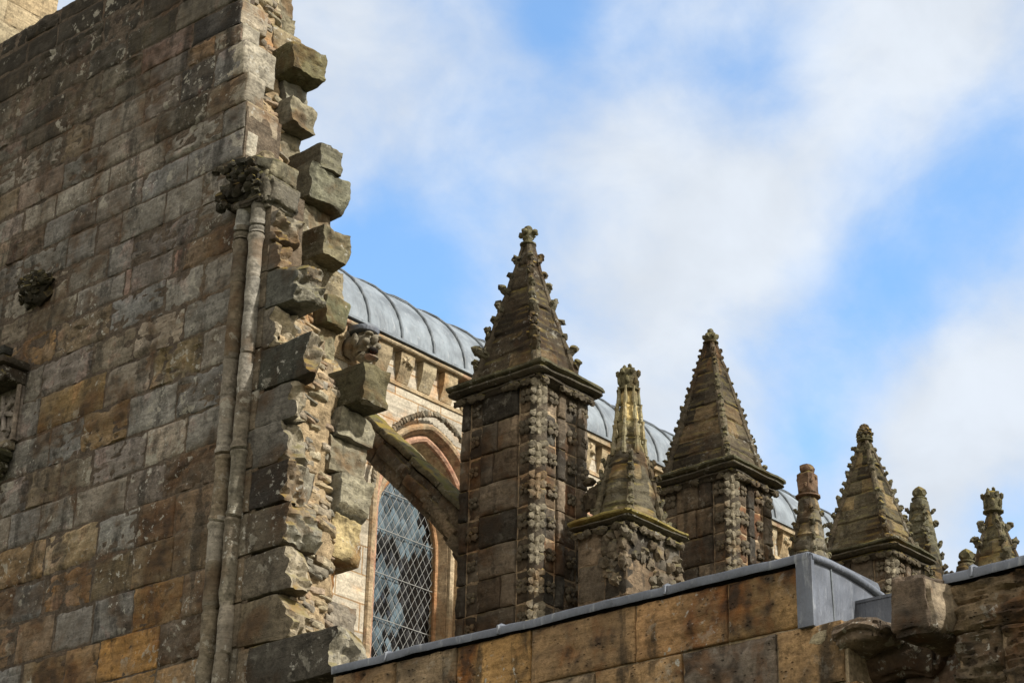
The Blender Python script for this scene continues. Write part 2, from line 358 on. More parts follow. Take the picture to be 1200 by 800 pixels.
# colours picked out on particular stones: (y, z, colour)
PICK = [(15.3,9.75,PINK),(16.1,9.75,PINK),(15.95,12.55,PINK),(15.5,12.3,PURP),(15.2,12.35,BROWN),(18.0,10.95,DKBR),(15.2,9.75,(.2,.13,.07)),(15.6,9.4,GREYB),(17.3,9.5,ORANGE),(17.9,9.3,ORANGE),
        (15.9,8.15,(.24,.17,.09)),(16.9,8.4,BROWN),(16.0,7.6,PURP),(16.4,6.95,BUFF),(15.8,6.85,LGREY),(15.15,6.9,BROWN),(16.5,6.35,(.25,.15,.07)),(15.75,6.3,(.18,.14,.08)),
        (15.05,6.4,(.24,.16,.08)),(16.8,5.95,BROWN),(16.2,5.95,GREYB),(15.5,6.0,GREYB),(14.85,6.0,(.33,.2,.08)),(15.5,5.5,(.37,.22,.08)),(16.4,5.55,ORANGE),(14.8,5.5,DKBR),
        (14.85,5.1,ORANGE),(15.6,5.1,(.3,.18,.07)),(16.8,5.1,BROWN),(17.1,5.5,(.3,.2,.1)),(15.3,11.55,(.07,.062,.045)),(15.0,12.0,(.07,.06,.05)),(15.9,12.9,(.12,.1,.06)),
        (15.0,13.3,DARK),(15.5,13.3,DARK),(16.4,7.3,GREY),(14.6,7.3,DKBR),(14.9,8.1,GREYB),(15.05,10.2,PURP),(15.2,8.6,(.25,.18,.09)),(17.2,8.6,(.3,.2,.09)),(14.75,12.5,(.06,.055,.05))]
m = MB(); s = 0
for i in range(len(rows)-1):
    z1, z0 = rows[i], rows[i+1]; zc = (z0+z1)/2
    yr = ycorner(zc) if zc > 10.3 else 14.33
    js = list(J.get(i-1, []))
    js = [j for j in js if j > yr+.12]
    e = [yr]+js
    # fill what the joints leave open
    cur = e[-1]
    while cur < 24: cur += rnd.uniform(.5, .95); e.append(cur)
    out = [e[0]]
    for a, b_ in zip(e, e[1:]):
        if b_-a > 1.15: out.append(a+(b_-a)*rnd.uniform(.42, .58))
        out.append(b_)
    for a, b_ in zip(out, out[1:]):
        s += 1
        # weathered darker high up, warm brown and orange near the foot
        t_ = rnd.random()
        if zc > 13.3: c = (.07,.06,.045) if t_ < .5 else (.13,.11,.08)
        elif zc > 12.0: c = (.11,.095,.072) if t_ < .3 else (.17,.145,.105) if t_ < .7 else (.25,.215,.16)
        elif zc > 7.2: c = GREY if t_ < .42 else GREYB if t_ < .64 else PURP if t_ < .73 else (.22,.18,.125) if t_ < .92 else PALE
        else: c = BROWN if t_ < .3 else GREYB if t_ < .55 else (.33,.23,.12) if t_ < .8 else (.18,.14,.09)
        for (py, pz, pc) in PICK:
            if a <= py < b_ and z0 <= pz < z1: c = pc
        ashlar_block(m, frW, a, b_, z0, z1, vary(c, rnd, .16), s, wear=rnd.uniform(.010,.026), step=.038, proud=rnd.uniform(-.009,.007), rough=rnd.choice((.003,.004,.005,.008,.012,.018)), gap=.0055)
m.build('ashlar_face', M_WALL, wall, angle=60)
# mortar bed and solid core behind the dressed face, down to the ground; coloured dark to paint shadow into the joints
m = MB()
m.box(WX+.012, 12.95, 15.1, 24, 3.6, 14.08, (.10,.08,.06)); m.box(WX+.0125, 12.5, 14.40, 15.1, 3.6, 11.3, (.12,.095,.068)); m.box(WX+.013, 12.3, 14.78, 15.1, 11.3, 14.08, (.10,.08,.06))
m.box(WX+.02, 13.1, 13.45, 24.02, GZ-.3, 3.62, (.2,.16,.1)); m.box(WX+.014, 12.6, 14.06, 14.41, 3.61, 10.3, (.12,.095,.068)); m.box(WX+.014, 12.6, 13.8, 14.06, 3.61, 8.3, (.12,.095,.068))
m.build('mortar_bed', M_MORTAR, wall, smooth=False)

# dressed stones of the lower face right of the wall shafts: (y0, y1, z0, z1, x1 of the rough end, colour)
FACE = [(13.42,14.03,8.76,9.18,12.36,(.10,.10,.085)),(13.71,14.03,8.33,8.76,12.3,(.14,.125,.10)),(13.19,14.03,7.88,8.33,12.21,(.065,.065,.052)),
        (13.39,14.03,7.50,7.88,12.2,(.14,.13,.11)),(13.49,14.03,7.08,7.50,12.3,(.15,.14,.12)),(13.44,14.03,6.67,7.07,12.42,(.045,.04,.035)),
        (13.33,14.05,6.22,6.66,12.4,(.12,.10,.072)),(13.27,14.05,5.78,6.21,12.28,(.14,.12,.09)),(13.25,14.05,5.33,5.77,12.3,(.17,.14,.095)),
        (12.60,13.73,4.89,5.32,12.42,(.075,.068,.055)),(13.73,14.05,4.89,5.32,12.3,(.2,.16,.11)),(13.82,14.03,9.52,9.86,12.33,(.2,.18,.15)),(13.76,14.0,9.19,9.51,12.2,(.19,.17,.14))]
for i, (y0, y1, z0, z1, x1, c) in enumerate(FACE):
    m = MB(); rough_block(m, WX, x1, y0, y1, z0+.003, z1-.003, c, seed=i*1.7+3, rough=.012, rnd_=.012, step=.024, end=vary((.34,.30,.22), rnd, .2), er=.075, cuts=1)
    m.build('toothing_stone', M_ROUGH, wall, origin=(WX+.15, (y0+y1)/2, (z0+z1)/2), angle=32)
    m = MB()
# rear and skyline stones: (x0, x1, y0, y1, z0, z1, colour, roughness)
SB = (.19,.165,.12); SG = (.13,.12,.085); SY = (.30,.24,.13)
REAR = [(12.78,13.13,13.22,13.8,7.90,8.31,(.085,.08,.05),.014),(12.76,13.22,13.50,13.95,7.60,7.90,(.20,.19,.15),.02),(12.7,13.2,13.56,14.1,7.22,7.60,SB,.03),
        (12.8,13.23,13.48,13.95,6.80,7.22,(.22,.21,.165),.02),(12.8,13.2,13.57,14.1,6.36,6.80,SY,.032),(12.8,13.0,13.72,14.2,5.95,6.36,(.33,.21,.09),.02),
        (12.8,13.17,13.55,14.1,5.60,5.95,(.2,.17,.14),.03),(12.7,13.22,13.5,14.1,5.05,5.60,(.27,.23,.17),.025),
        (12.82,13.14,14.1,14.7,10.84,11.15,(.10,.09,.065),.04),(12.7,13.28,14.11,14.6,10.44,10.84,SG,.035),(12.75,13.22,14.28,14.8,10.08,10.46,SB,.035),
        (12.75,13.14,13.9,14.7,9.70,10.06,(.13,.115,.075),.035),(12.75,13.25,14.12,14.8,9.25,9.72,(.16,.14,.10),.04),(12.8,13.12,13.84,14.5,8.93,9.25,(.15,.15,.09),.03),
        (12.72,13.12,14.0,14.6,8.55,8.94,(.26,.22,.14),.035),(12.76,13.1,13.85,14.4,8.28,8.56,(.27,.21,.12),.03),
        (12.55,13.03,14.9,15.5,12.80,13.12,(.20,.18,.13),.03),(12.58,13.05,14.38,15.0,12.05,12.42,(.12,.11,.06),.04),(12.7,13.05,14.64,15.2,11.80,12.06,(.20,.19,.16),.03),
        (12.62,13.03,14.42,15.1,11.40,11.74,(.17,.16,.125),.035),(12.6,13.0,14.62,15.1,11.12,11.42,SB,.03),(12.6,13.0,14.75,15.4,12.42,12.82,(.22,.18,.12),.03),
        (12.55,13.02,14.95,15.6,13.12,13.5,SB,.03),(12.5,13.0,15.0,15.6,13.48,13.9,SG,.03),(12.75,13.05,14.66,15.2,11.72,11.84,SB,.02)]
for i, (x0, x1, y0, y1, z0, z1, c, rg) in enumerate(REAR):
    m = MB(); rough_block(m, x0, x1, y0, y1, z0, z1, c, seed=i*2.3+50, rough=rg*.5, rnd_=.010, step=.026, shear=(rnd.uniform(-.05,.05), rnd.uniform(-.05,.05)), end=vary((c[0]*1.25+.04, c[1]*1.25+.035, c[2]*1.2+.02), rnd, .1), cuts=i % 2, er=.028)
    m.build('toothing_stone', M_ROUGH, wall, origin=((x0+x1)/2, (y0+y1)/2, (z0+z1)/2), angle=30)
# quoins of the upper end: long and short
zq = [r_ for r_ in rows if 10.6 < r_ < 14.2]
for i in range(len(zq)-1):
    z1, z0 = zq[i], zq[i+1]; yc = ycorner((z0+z1)/2); ln = (.42, .24)[i % 2]+rnd.uniform(-.04, .05)
    m = MB(); rough_block(m, WX+.006, WX+ln, yc-.012, yc+.3, z0+.004, z1-.004, vary((.36,.31,.23), rnd, .12), seed=i+90, rough=.009, rnd_=.02, step=.035)
    m.build('quoin_stone', M_ROUGH, wall, origin=(WX+.2, yc+.1, (z0+z1)/2), angle=50)
# rubble core with small packing stones
def ycore(z):
    pts = [(4.8,13.42),(5.3,13.42),(6.6,13.46),(7.1,13.56),(7.6,13.55),(8.0,13.5),(8.35,13.68),(8.8,13.86),(9.2,14.02),(9.6,14.18),(10.0,14.32),(10.6,14.46),(11.3,14.58),(12.,14.68),(12.6,14.78),(14.2,15.05)]
    for (a, ya), (b_, yb) in zip(pts, pts[1:]):
        if a <= z <= b_: return ya+(yb-ya)*(z-a)/(b_-a)
    return 13.45 if z < 5 else 15.0
m = MB(); nz, nx = 260, 24; vs = []; fs = []
for j in range(nz+1):
    z = 4.7+(14.05-4.7)*j/nz
    for i in range(nx+1):
        x = 12.08+.84*i/nx; p = Vector((x, z*.7, z)); d = .06*fn((x, 3., z), 3, 3)+.04*abs(fn((x, 9., z), 9, 2))
        vs.append((x, ycore(z)+d+max(0, x-12.65)*.7, z))
for j in range(nz):
    for i in range(nx): a = j*(nx+1)+i; fs.append((a, a+1, a+nx+2, a+nx+1))
m.add(vs, fs, (.33,.25,.15))
# far end column so that the core is closed at its back
for k in range(30):
    z = 4.7+k*(14.05-4.7)/30; m.box(12.3, 12.88, ycore(z)+.2, 15.3, z, z+.32, (.22,.17,.11))
m.build('rubble_core', M_RUBBLE, wall)
m = MB()
for k in range(300):
    z = rnd.uniform(5.3, 13.9); x = rnd.uniform(12.25, 12.78); y = ycore(z)+max(0, x-12.65)*.7+.012
    w_, h_ = rnd.uniform(.09, .26), rnd.uniform(.04, .10)
    c = rnd.choice([(.34,.28,.18),(.30,.24,.16),(.27,.235,.18),(.36,.30,.20),(.30,.225,.155),(.22,.19,.14)])
    rough_block(m, x-w_/2, x+w_/2, y-.035, y+.12, z-h_/2, z+h_/2, vary(c, rnd), seed=k+200, rough=.014, rnd_=.018, step=.028, shear=(rnd.uniform(-.3,.1), 0), cuts=2)
m.build('packing_stones', M_RUBBLE, wall, angle=30)
# the pair of wall shafts with ring mouldings, and the capital
for (yc, r_, nm) in ((14.235, .08, 0), (14.01, .076, 1)):
    m = MB(); zz = 3.6; path = []; rad = []
    ringz = sorted([9.72, 9.60, 9.12, 8.31, 7.87, 7.3, 6.62, 6.2, 5.75, 5.3, 4.85, 4.4])
    while zz < 10.02:
        e = 0
        for q in ringz:
            dz = abs(zz-q)
            if dz < .014: e = -.010
            elif dz < .05 and (q > 9.5 or abs(q-6.62) < .01 or abs(q-7.3) < .01): e = max(e, .010)
        kd = sum(1 for q in ringz if q < zz); path.append((11.95+.004*fn((1, yc, zz), 2, 2)+.006*math.sin(kd*2.3+yc), yc+.006*fn((5, yc, zz), 1.5, 2)+.007*math.sin(kd*4.1), zz)); rad.append(r_+e+.009*fn((3, yc, zz), 6, 3)); zz += .022
    tube(m, path, r_, 20, (.30,.275,.225), rfun=lambda i: rad[i])
    drum = {}
    for fi, f in enumerate(m.f):
        zf = m.v[f[0]][2]; kq = sum(1 for q in ringz if q < zf)
        if kq not in drum: drum[kq] = vary(rnd.choice([(.25,.23,.19),(.17,.15,.115),(.21,.18,.13),(.29,.27,.225)]), rnd, .15)
        m.c[fi] = drum[kq]
    m.build('wall_shaft', M_SHAFT, wall, origin=(11.965, yc, 7))
# fillet of stone between the shafts and the wall
m = MB()
for i in range(len(rows)-1):
    z1, z0 = rows[i], rows[i+1]
    if z1 > 10.2: continue
    rough_block(m, 11.985, 12.1, 13.86, 14.34, z0+.004, z1-.004, vary((.15,.125,.09), rnd), seed=i+300, rough=.006, rnd_=.012, step=.05)
m.build('shaft_backing', M_SHAFT, wall)
cap = MB()
cc = Vector((11.93, 14.24, 10.2))
rough_block(cap, 11.80, 12.2, 13.96, 14.46, 10.34, 10.5, (.07,.065,.045), seed=8, rough=.03, rnd_=.05, step=.03)
rough_block(cap, 11.86, 12.2, 13.95, 14.48, 10.0, 10.36, (.05,.045,.035), seed=9, rough=.03, rnd_=.08, step=.03)
for k in range(46):
    a = rnd.random(); yy = 13.9+.58*a; zz = rnd.uniform(10.02, 10.42); out_ = .10+.10*(zz-10.0)/.4
    rr_ = rnd.uniform(.035, .075)
    blob(cap, (11.93-out_+.02*rnd.random(), yy, zz), (rr_*.8, rr_, rr_*.75), vary((.06,.055,.04), rnd, .3), 2, .35, k, 1.8)
rough_block(cap, 11.84, 12.1, 13.90, 14.34, 9.95, 10.04, (.07,.06,.045), 31, .012, .03, .025)
cap.build('leaf_capital', M_ROUGH, wall, origin=tuple(cc))
SPR = [(11.9,12.38,13.82,14.3,9.9,10.26,(.16,.145,.11)),(11.95,12.42,13.92,14.42,10.24,10.56,(.20,.18,.12)),(12.0,12.3,14.1,14.42,10.5,10.7,(.22,.18,.12)),(12.3,12.6,14.0,14.3,9.3,9.8,(.2,.15,.1))]
for i, (x0, x1, y0, y1, z0, z1, c) in enumerate(SPR):
    m = MB(); rough_block(m, x0, x1, y0, y1, z0, z1, c, seed=i*3+400, rough=.03, rnd_=.09, step=.03)
    m.build('arch_springer', M_ROUGH, wall, origin=((x0+x1)/2, (y0+y1)/2, (z0+z1)/2))

# carved leaf corbel on the wall
m = MB(); 
blob(m, (12.0, 17.72, 10.17), (.15, .25, .20), (.03,.027,.018), 3, .3, 4)
for k in range(34):
    a = rnd.uniform(0, 2*math.pi); q = rnd.uniform(.3, 1)
    blob(m, (11.90-.06*(1-q)+.03*rnd.random(), 17.72+math.cos(a)*.25*q, 10.19+math.sin(a)*.17*q), (rnd.uniform(.03,.06), rnd.uniform(.03,.075), rnd.uniform(.03,.06)), vary((.045,.04,.024), rnd, .35), 2, .35, k)
tag(m.build('carved_corbel', M_ROUGH, origin=(12.0, 17.72, 10.17)), 'dark mossy carved leaf corbel jutting from the left wall', 'corbel')
# niche at the left edge of the picture
ni = empty('wall_niche', (12.0, 18.12, 8.6), 'carved stone niche with dark crenellated canopy at left edge', 'niche')
m = MB(); rough_block(m, 11.68, 12.0, 17.72, 18.55, 9.0, 9.16, DARK, 500, .008, .02)
rough_block(m, 11.62, 12.0, 17.68, 18.6, 9.16, 9.26, DARK, 501, .006, .02)
for k in range(7): rough_block(m, 11.62, 11.76, 17.68+k*.135, 17.68+k*.135+.085, 9.25, 9.36, (.05,.05,.045), 510+k, .006, .02)
for k in range(8): blob(m, (11.68, 17.74+k*.115, 9.02), (.05,.05,.07), DARK, 2, .3, k)
m.build('niche_canopy', M_ROUGH, ni)
m = MB(); m.box(11.97, 12.0, 17.74, 18.52, 8.35, 9.0, (.22,.19,.16))
for k in range(6):
    a = k*math.pi/3+.3; c_ = Vector((11.945, 18.0, 8.72))
    tube(m, [c_, c_+Vector((0, math.cos(a)*.22, math.sin(a)*.22))], .028, 8, (.26,.23,.2))
for k in range(30): blob(m, (11.96, rnd.uniform(17.78,18.45), rnd.uniform(8.4,8.95)), (.03,.045,.035), (.2,.175,.15), 1, .3, k)
tube(m, [(11.94, 17.76, 8.35), (11.94, 17.76, 9.0)], .03, 8, (.24,.2,.16))
m.build('carved_panel', M_CARVE, ni)
m = MB(); rough_block(m, 11.70, 12.0, 17.74, 18.5, 8.10, 8.24, (.06,.06,.035), 520, .015, .05); rough_block(m, 11.80, 12.0, 17.80, 18.45, 7.95, 8.12, (.07,.065,.04), 521, .02, .06)
rough_block(m, 11.86, 12.0, 17.76, 18.5, 8.24, 8.36, (.2,.17,.12), 522, .01, .03)
m.build('niche_bracket', M_ROUGH, ni)

# ------------------------------------------------------------------ tall pale wall rising behind, top left
up = empty('tower_wall', (12, 24.4, GZ), 'pale coursed stone wall rising behind the top left corner', 'wall')
frU = (Vector((0,24,0)), Vector((1,0,0)), ZV, Vector((0,-1,0)))
m = MB(); z = 15.6; k = 0
while z < 21:
    h = rnd.uniform(.34, .46); x = 15.92
    while x > 10:
        wd = rnd.uniform(.5, 1.1); k += 1
        ashlar_block(m, frU, x-wd, x, z, z+h, vary((.40,.32,.20), rnd, .16), k+600, wear=.015, step=.09, rough=.007); x -= wd
    z += h
m.build('ashlar_face', M_UPPER, up, angle=60)
m = MB(); m.box(9.5, 15.9, 24.012, 26, GZ, 21, (.24,.19,.12)); m.build('wall_core', M_MORTAR, up, smooth=False)

# ------------------------------------------------------------------ foreground parapet walls
def lead_cap(parent, y0, y1, zt, joints, x0=WX-.035, x1=12.96, h=.075):
    m = MB(); n = 60; prof = [(x0+.004, zt-h), (x0, zt-h+.01), (x0, zt-.02), (x0+.008, zt-.006), (x0+.03, zt), (x0+.25, zt+.012), (x1-.03, zt+.012), (x1, zt-.02), (x1, zt-h)]
    vs = []; fs = []; k = len(prof)
    for i in range(n+1):
        y = y0+(y1-y0)*i/n
        for (x, z) in prof: vs.append((x+.010*fn((2, y, z*3), 2.5, 3)-.003, y, z+.012*fn((7, y, x), 2.2, 3)))
    for i in range(n):
        for j in range(k-1): a = i*k+j; fs.append((a, a+1, a+k+1, a+k))
    fs.append(tuple(range(k))); fs.append(tuple(reversed(range(n*k, (n+1)*k))))
    m.add(vs, [tuple(reversed(f)) for f in fs]); cap_ = m.build('lead_capping', M_LEAD, parent, origin=(12.4, (y0+y1)/2, zt))
    for y in joints:
        m = MB(); tube(m, [(x0-.004, y, zt-h), (x0-.006, y, zt-.01), (x0+.03, y, zt+.008), (x1, y, zt+.018)], .014, 8)
        m.build('lead_joint', M_LEAD, cap_)
    return cap_
PB = [(.24,.15,.07),(.20,.135,.075),(.30,.18,.075),(.15,.12,.085),(.21,.14,.08),(.26,.16,.07)]
pa = empty('parapet_wall', (12.4, 10, GZ), 'brown ashlar parapet wall with long grey lead capping below pinnacles', 'wall')
rp = [4.865, 4.405, 3.95, 3.5, 3.05]; m = MB(); k = 0
frP = (Vector((WX,0,0)), YV, ZV, Vector((-1,0,0)))
jt = {0: [7.73,8.44,9.30,10.35,11.15,11.85,12.58], 1: [7.46,8.02,8.86,9.70,10.55,11.4,12.2,13.1], 2: [7.36,7.8,8.5,9.2,10.1,10.9,11.8,12.6,13.3], 3: [7.0,8.1,8.9,9.8,10.6,11.5,12.4,13.3]}
pc = {0: [(.38,.23,.10),(.36,.225,.11),(.32,.22,.12),(.45,.275,.11),(.28,.21,.13),(.36,.23,.12)], 1: [(.34,.21,.10),(.27,.21,.155),(.40,.26,.13),(.33,.25,.16),(.30,.21,.12)]}
for i in range(4):
    for q, (a, b_) in enumerate(zip(jt[i], jt[i][1:])):
        k += 1; c = pc[i][q % len(pc[i])] if i in pc else rnd.choice(PB)
        c = tuple(q_*1.15 for q_ in c); ashlar_block(m, frP, a, b_, rp[i+1], rp[i], vary(c, rnd, .08), k+700, wear=.014, step=.04, rough=rnd.choice((.006,.010,.014)), gap=.008)
m.build('ashlar_face', M_PAR, pa, angle=60)
m = MB(); m.box(WX+.034, 12.9, 7.76, 12.62, 4.395, 4.862, (.36,.29,.19)); m.box(WX+.013, 12.9, 5.2, 13.44, GZ-.3, 3.2, (.20,.14,.09)); m.box(WX+.036, 12.77, 7.44, 13.4, 3.21, 4.39, (.36,.29,.19))
m.build('wall_core', M_MORTAR, pa, smooth=False)
lead_cap(pa, 7.70, 12.585, 4.945, (8.98, 10.66, 11.93))
# lead-clad return at the stepped end
m = MB(); ys = 7.69
vs = [(11.965, ys, 4.93),(12.20, ys, 4.935),(12.45, ys, 4.93),(12.70, ys, 4.905),(12.93, ys, 4.87),(12.97, ys, 4.68),(12.6, ys-.01, 4.42),(12.30, ys-.005, 4.38),(11.99, ys, 4.39),(11.97, ys, 4.7)]
back = [(v[0], 7.76, v[2]) for v in vs]; n = len(vs)
m.add(vs+back, [tuple(range(n))]+[((i+1) % n, i, n+i, n+(i+1) % n) for i in range(n)])
m.build('lead_cheek', M_LEAD, pa, smooth=False)
m = MB(); tube(m, [(11.975, ys-.006, 4.90),(12.20, ys-.008, 4.915),(12.45, ys-.008, 4.91),(12.72, ys-.008, 4.885),(12.94, ys-.008, 4.85)], .03, 10)
m.build('lead_roll', M_LEAD, pa)
m = MB(); tube(m, [(12.27, ys-.004, 4.38),(12.265, ys-.004, 4.6),(12.25, ys-.004, 4.915)], .008, 6); m.build('lead_seam', M_SEAM, pa)
m = MB(); m.box(11.962, 12.0, 7.665, 7.80, 4.385, 4.905); m.build('lead_corner_flashing', M_LEAD, pa, smooth=False)
m = MB(); m.box(12.58, 12.61, 6.7, 7.84, 4.30, 4.71); m.box(12.572, 12.618, 6.7, 7.84, 4.70, 4.722); m.build('lead_upstand', M_LEAD, pa, smooth=False)
# broken stones under the gap; those in the hollow coloured darker to deepen its shade
gap = [('shelf_stone', (11.92,12.4,7.10,7.56,4.20,4.34,(.20,.15,.105),.035), 'rough pale ledge stone jutting below the lead step'),
       ('broken_stone', (12.0,12.5,7.5,7.75,4.18,4.40,(.40,.34,.22),.03), None),
       ('broken_stone', (12.4,12.85,6.6,7.3,3.85,4.2,(.16,.11,.075),.05), None), ('broken_stone', (12.35,12.85,7.2,7.8,3.5,4.0,(.12,.08,.05),.05), None),
       ('broken_stone', (12.25,12.8,6.5,7.2,3.4,3.85,(.28,.16,.075),.05), None), ('broken_stone', (12.3,12.9,6.9,7.7,4.0,4.35,(.12,.08,.05),.04), None),
       ('broken_stone', (12.12,12.6,6.62,7.0,3.4,3.75,(.30,.18,.08),.04), None)]
for i, (nm, (x0,x1,y0,y1,z0,z1,c,rg), lb) in enumerate(gap):
    m = MB(); rough_block(m, x0, x1, y0, y1, z0, z1, c, seed=i*2+800, rough=rg, rnd_=.08, step=.028, cuts=3)
    m.build('broken_stone', M_GAP, pa, origin=((x0+x1)/2, (y0+y1)/2, (z0+z1)/2))
m = MB(); m.box(12.78, 12.88, 6.4, 7.8, 3.19, 4.42, (.1,.075,.05)); m.build('recess_back', M_MORTAR, pa, smooth=False)
pr = empty('parapet_wall', (12.4, 5, GZ), 'lower rough brown parapet wall with lead capping at bottom right', 'wall')
rr2 = [4.485, 4.125, 3.66, 3.25, 2.8]; m = MB()
jr = {0: [6.60,5.55,4.5,3.5,2.4], 1: [6.60,6.24,5.4,4.4,3.4,2.4], 2: [6.6,6.0,5.0,4.0,3.0,2.4], 3: [6.6,5.6,4.6,3.5,2.4]}
for i in range(4):
    for b_, a in zip(jr[i], jr[i][1:]):
        k += 1; ashlar_block(m, frP, a, b_, rr2[i+1], rr2[i], vary(rnd.choice([(.27,.20,.125),(.30,.21,.12),(.25,.19,.12)]), rnd, .12), k+900, wear=.03, step=.02, rough=.036, gap=.005)
m.build('ashlar_face', M_PAR, pr, angle=60)
m = MB(); m.box(WX+.05, 12.9, 2.4, 6.58, 3.21, 4.48, (.30,.23,.15)); m.box(WX+.016, 12.9, 2.4, 5.19, GZ-.3, 3.2, (.2,.14,.09)); m.build('wall_core', M_MORTAR, pr, smooth=False)
lead_cap(pr, 2.4, 6.62, 4.56, (6.40, 4.2))
m = MB(); rough_block(m, 11.71, 12.35, 6.60, 6.90, 4.10, 4.51, (.16,.12,.085), seed=77, rough=.026, rnd_=.05, step=.022, end=(.36,.29,.2))
m.build('projecting_stone', M_GAP, pr, origin=(12.0, 6.75, 4.3))

# ------------------------------------------------------------------ chapel nave beyond: wall, windows, corbel table, lead barrel roof
YN = 17.0; X0N, X1N = 13.3, 36.0; EZ = 11.06
nave = empty('chapel_nave', (22, 19.7, GZ), 'pale stone chapel clerestory under a ribbed grey lead barrel roof', 'chapel')
def arch(xc, hw, zs, zb, n=14, k=1.0):
    """pointed arch outline from the left foot over the apex to the right foot"""
    r = 2*hw*k; pts = [(xc-hw, zb), (xc-hw, zs)]; cxr = xc-hw+r; am = math.acos((r-hw)/r)
    for i in range(1, n+1): a = am*i/n; pts.append((cxr-r*math.cos(a), zs+r*math.sin(a)))
    rt = [(2*xc-x, z) for x, z in reversed(pts[:-1])]
    return pts+rt
bays = [17.66+3.52*i for i in range(-1, 5)]; ZB, ZS = 6.6, 8.6
bm = bmesh.new()
def loop(pts, y):
    vs = [bm.verts.new((x, y, z)) for x, z in pts]
    return [bm.edges.new((vs[i], vs[(i+1) % len(vs)])) for i in range(len(vs))]
ed = loop([(X0N, 5.5), (X1N, 5.5), (X1N, EZ), (X0N, EZ)], YN)
HW = 1.0
for xc in bays:
    if xc > 15: ed += loop(arch(xc, HW, 9.03, ZB, k=.6), YN)
bmesh.ops.triangle_fill(bm, use_beauty=True, use_dissolve=False, edges=ed, normal=(0, -1, 0))
m = MB(); m.add([v.co for v in bm.verts], [tuple(v.index for v in f.verts) for f in bm.faces], (.47,.43,.355)) if not bm.verts.index_update() else None
bm.free()
m.build('clerestory_wall', M_NAVE, nave, smooth=False)
m = MB(); m.box(X0N, X1N, YN+.55, YN+5.4, GZ, EZ, (.3,.25,.18)); m.box(X0N, X1N, YN-.001, YN+.549, GZ, 5.5, (.3,.25,.18)); m.build('wall_core', M_MORTAR, nave, smooth=False)
def inside(x, z, xc, hw, k=1.0):
    if z < ZB: return False
    if z <= ZS: return abs(x-xc) < hw
    r = 2*hw*k; dx = abs(x-xc); return (dx+(r-hw))**2+(z-ZS)**2 < r*r
TR = (.42,.32,.20)
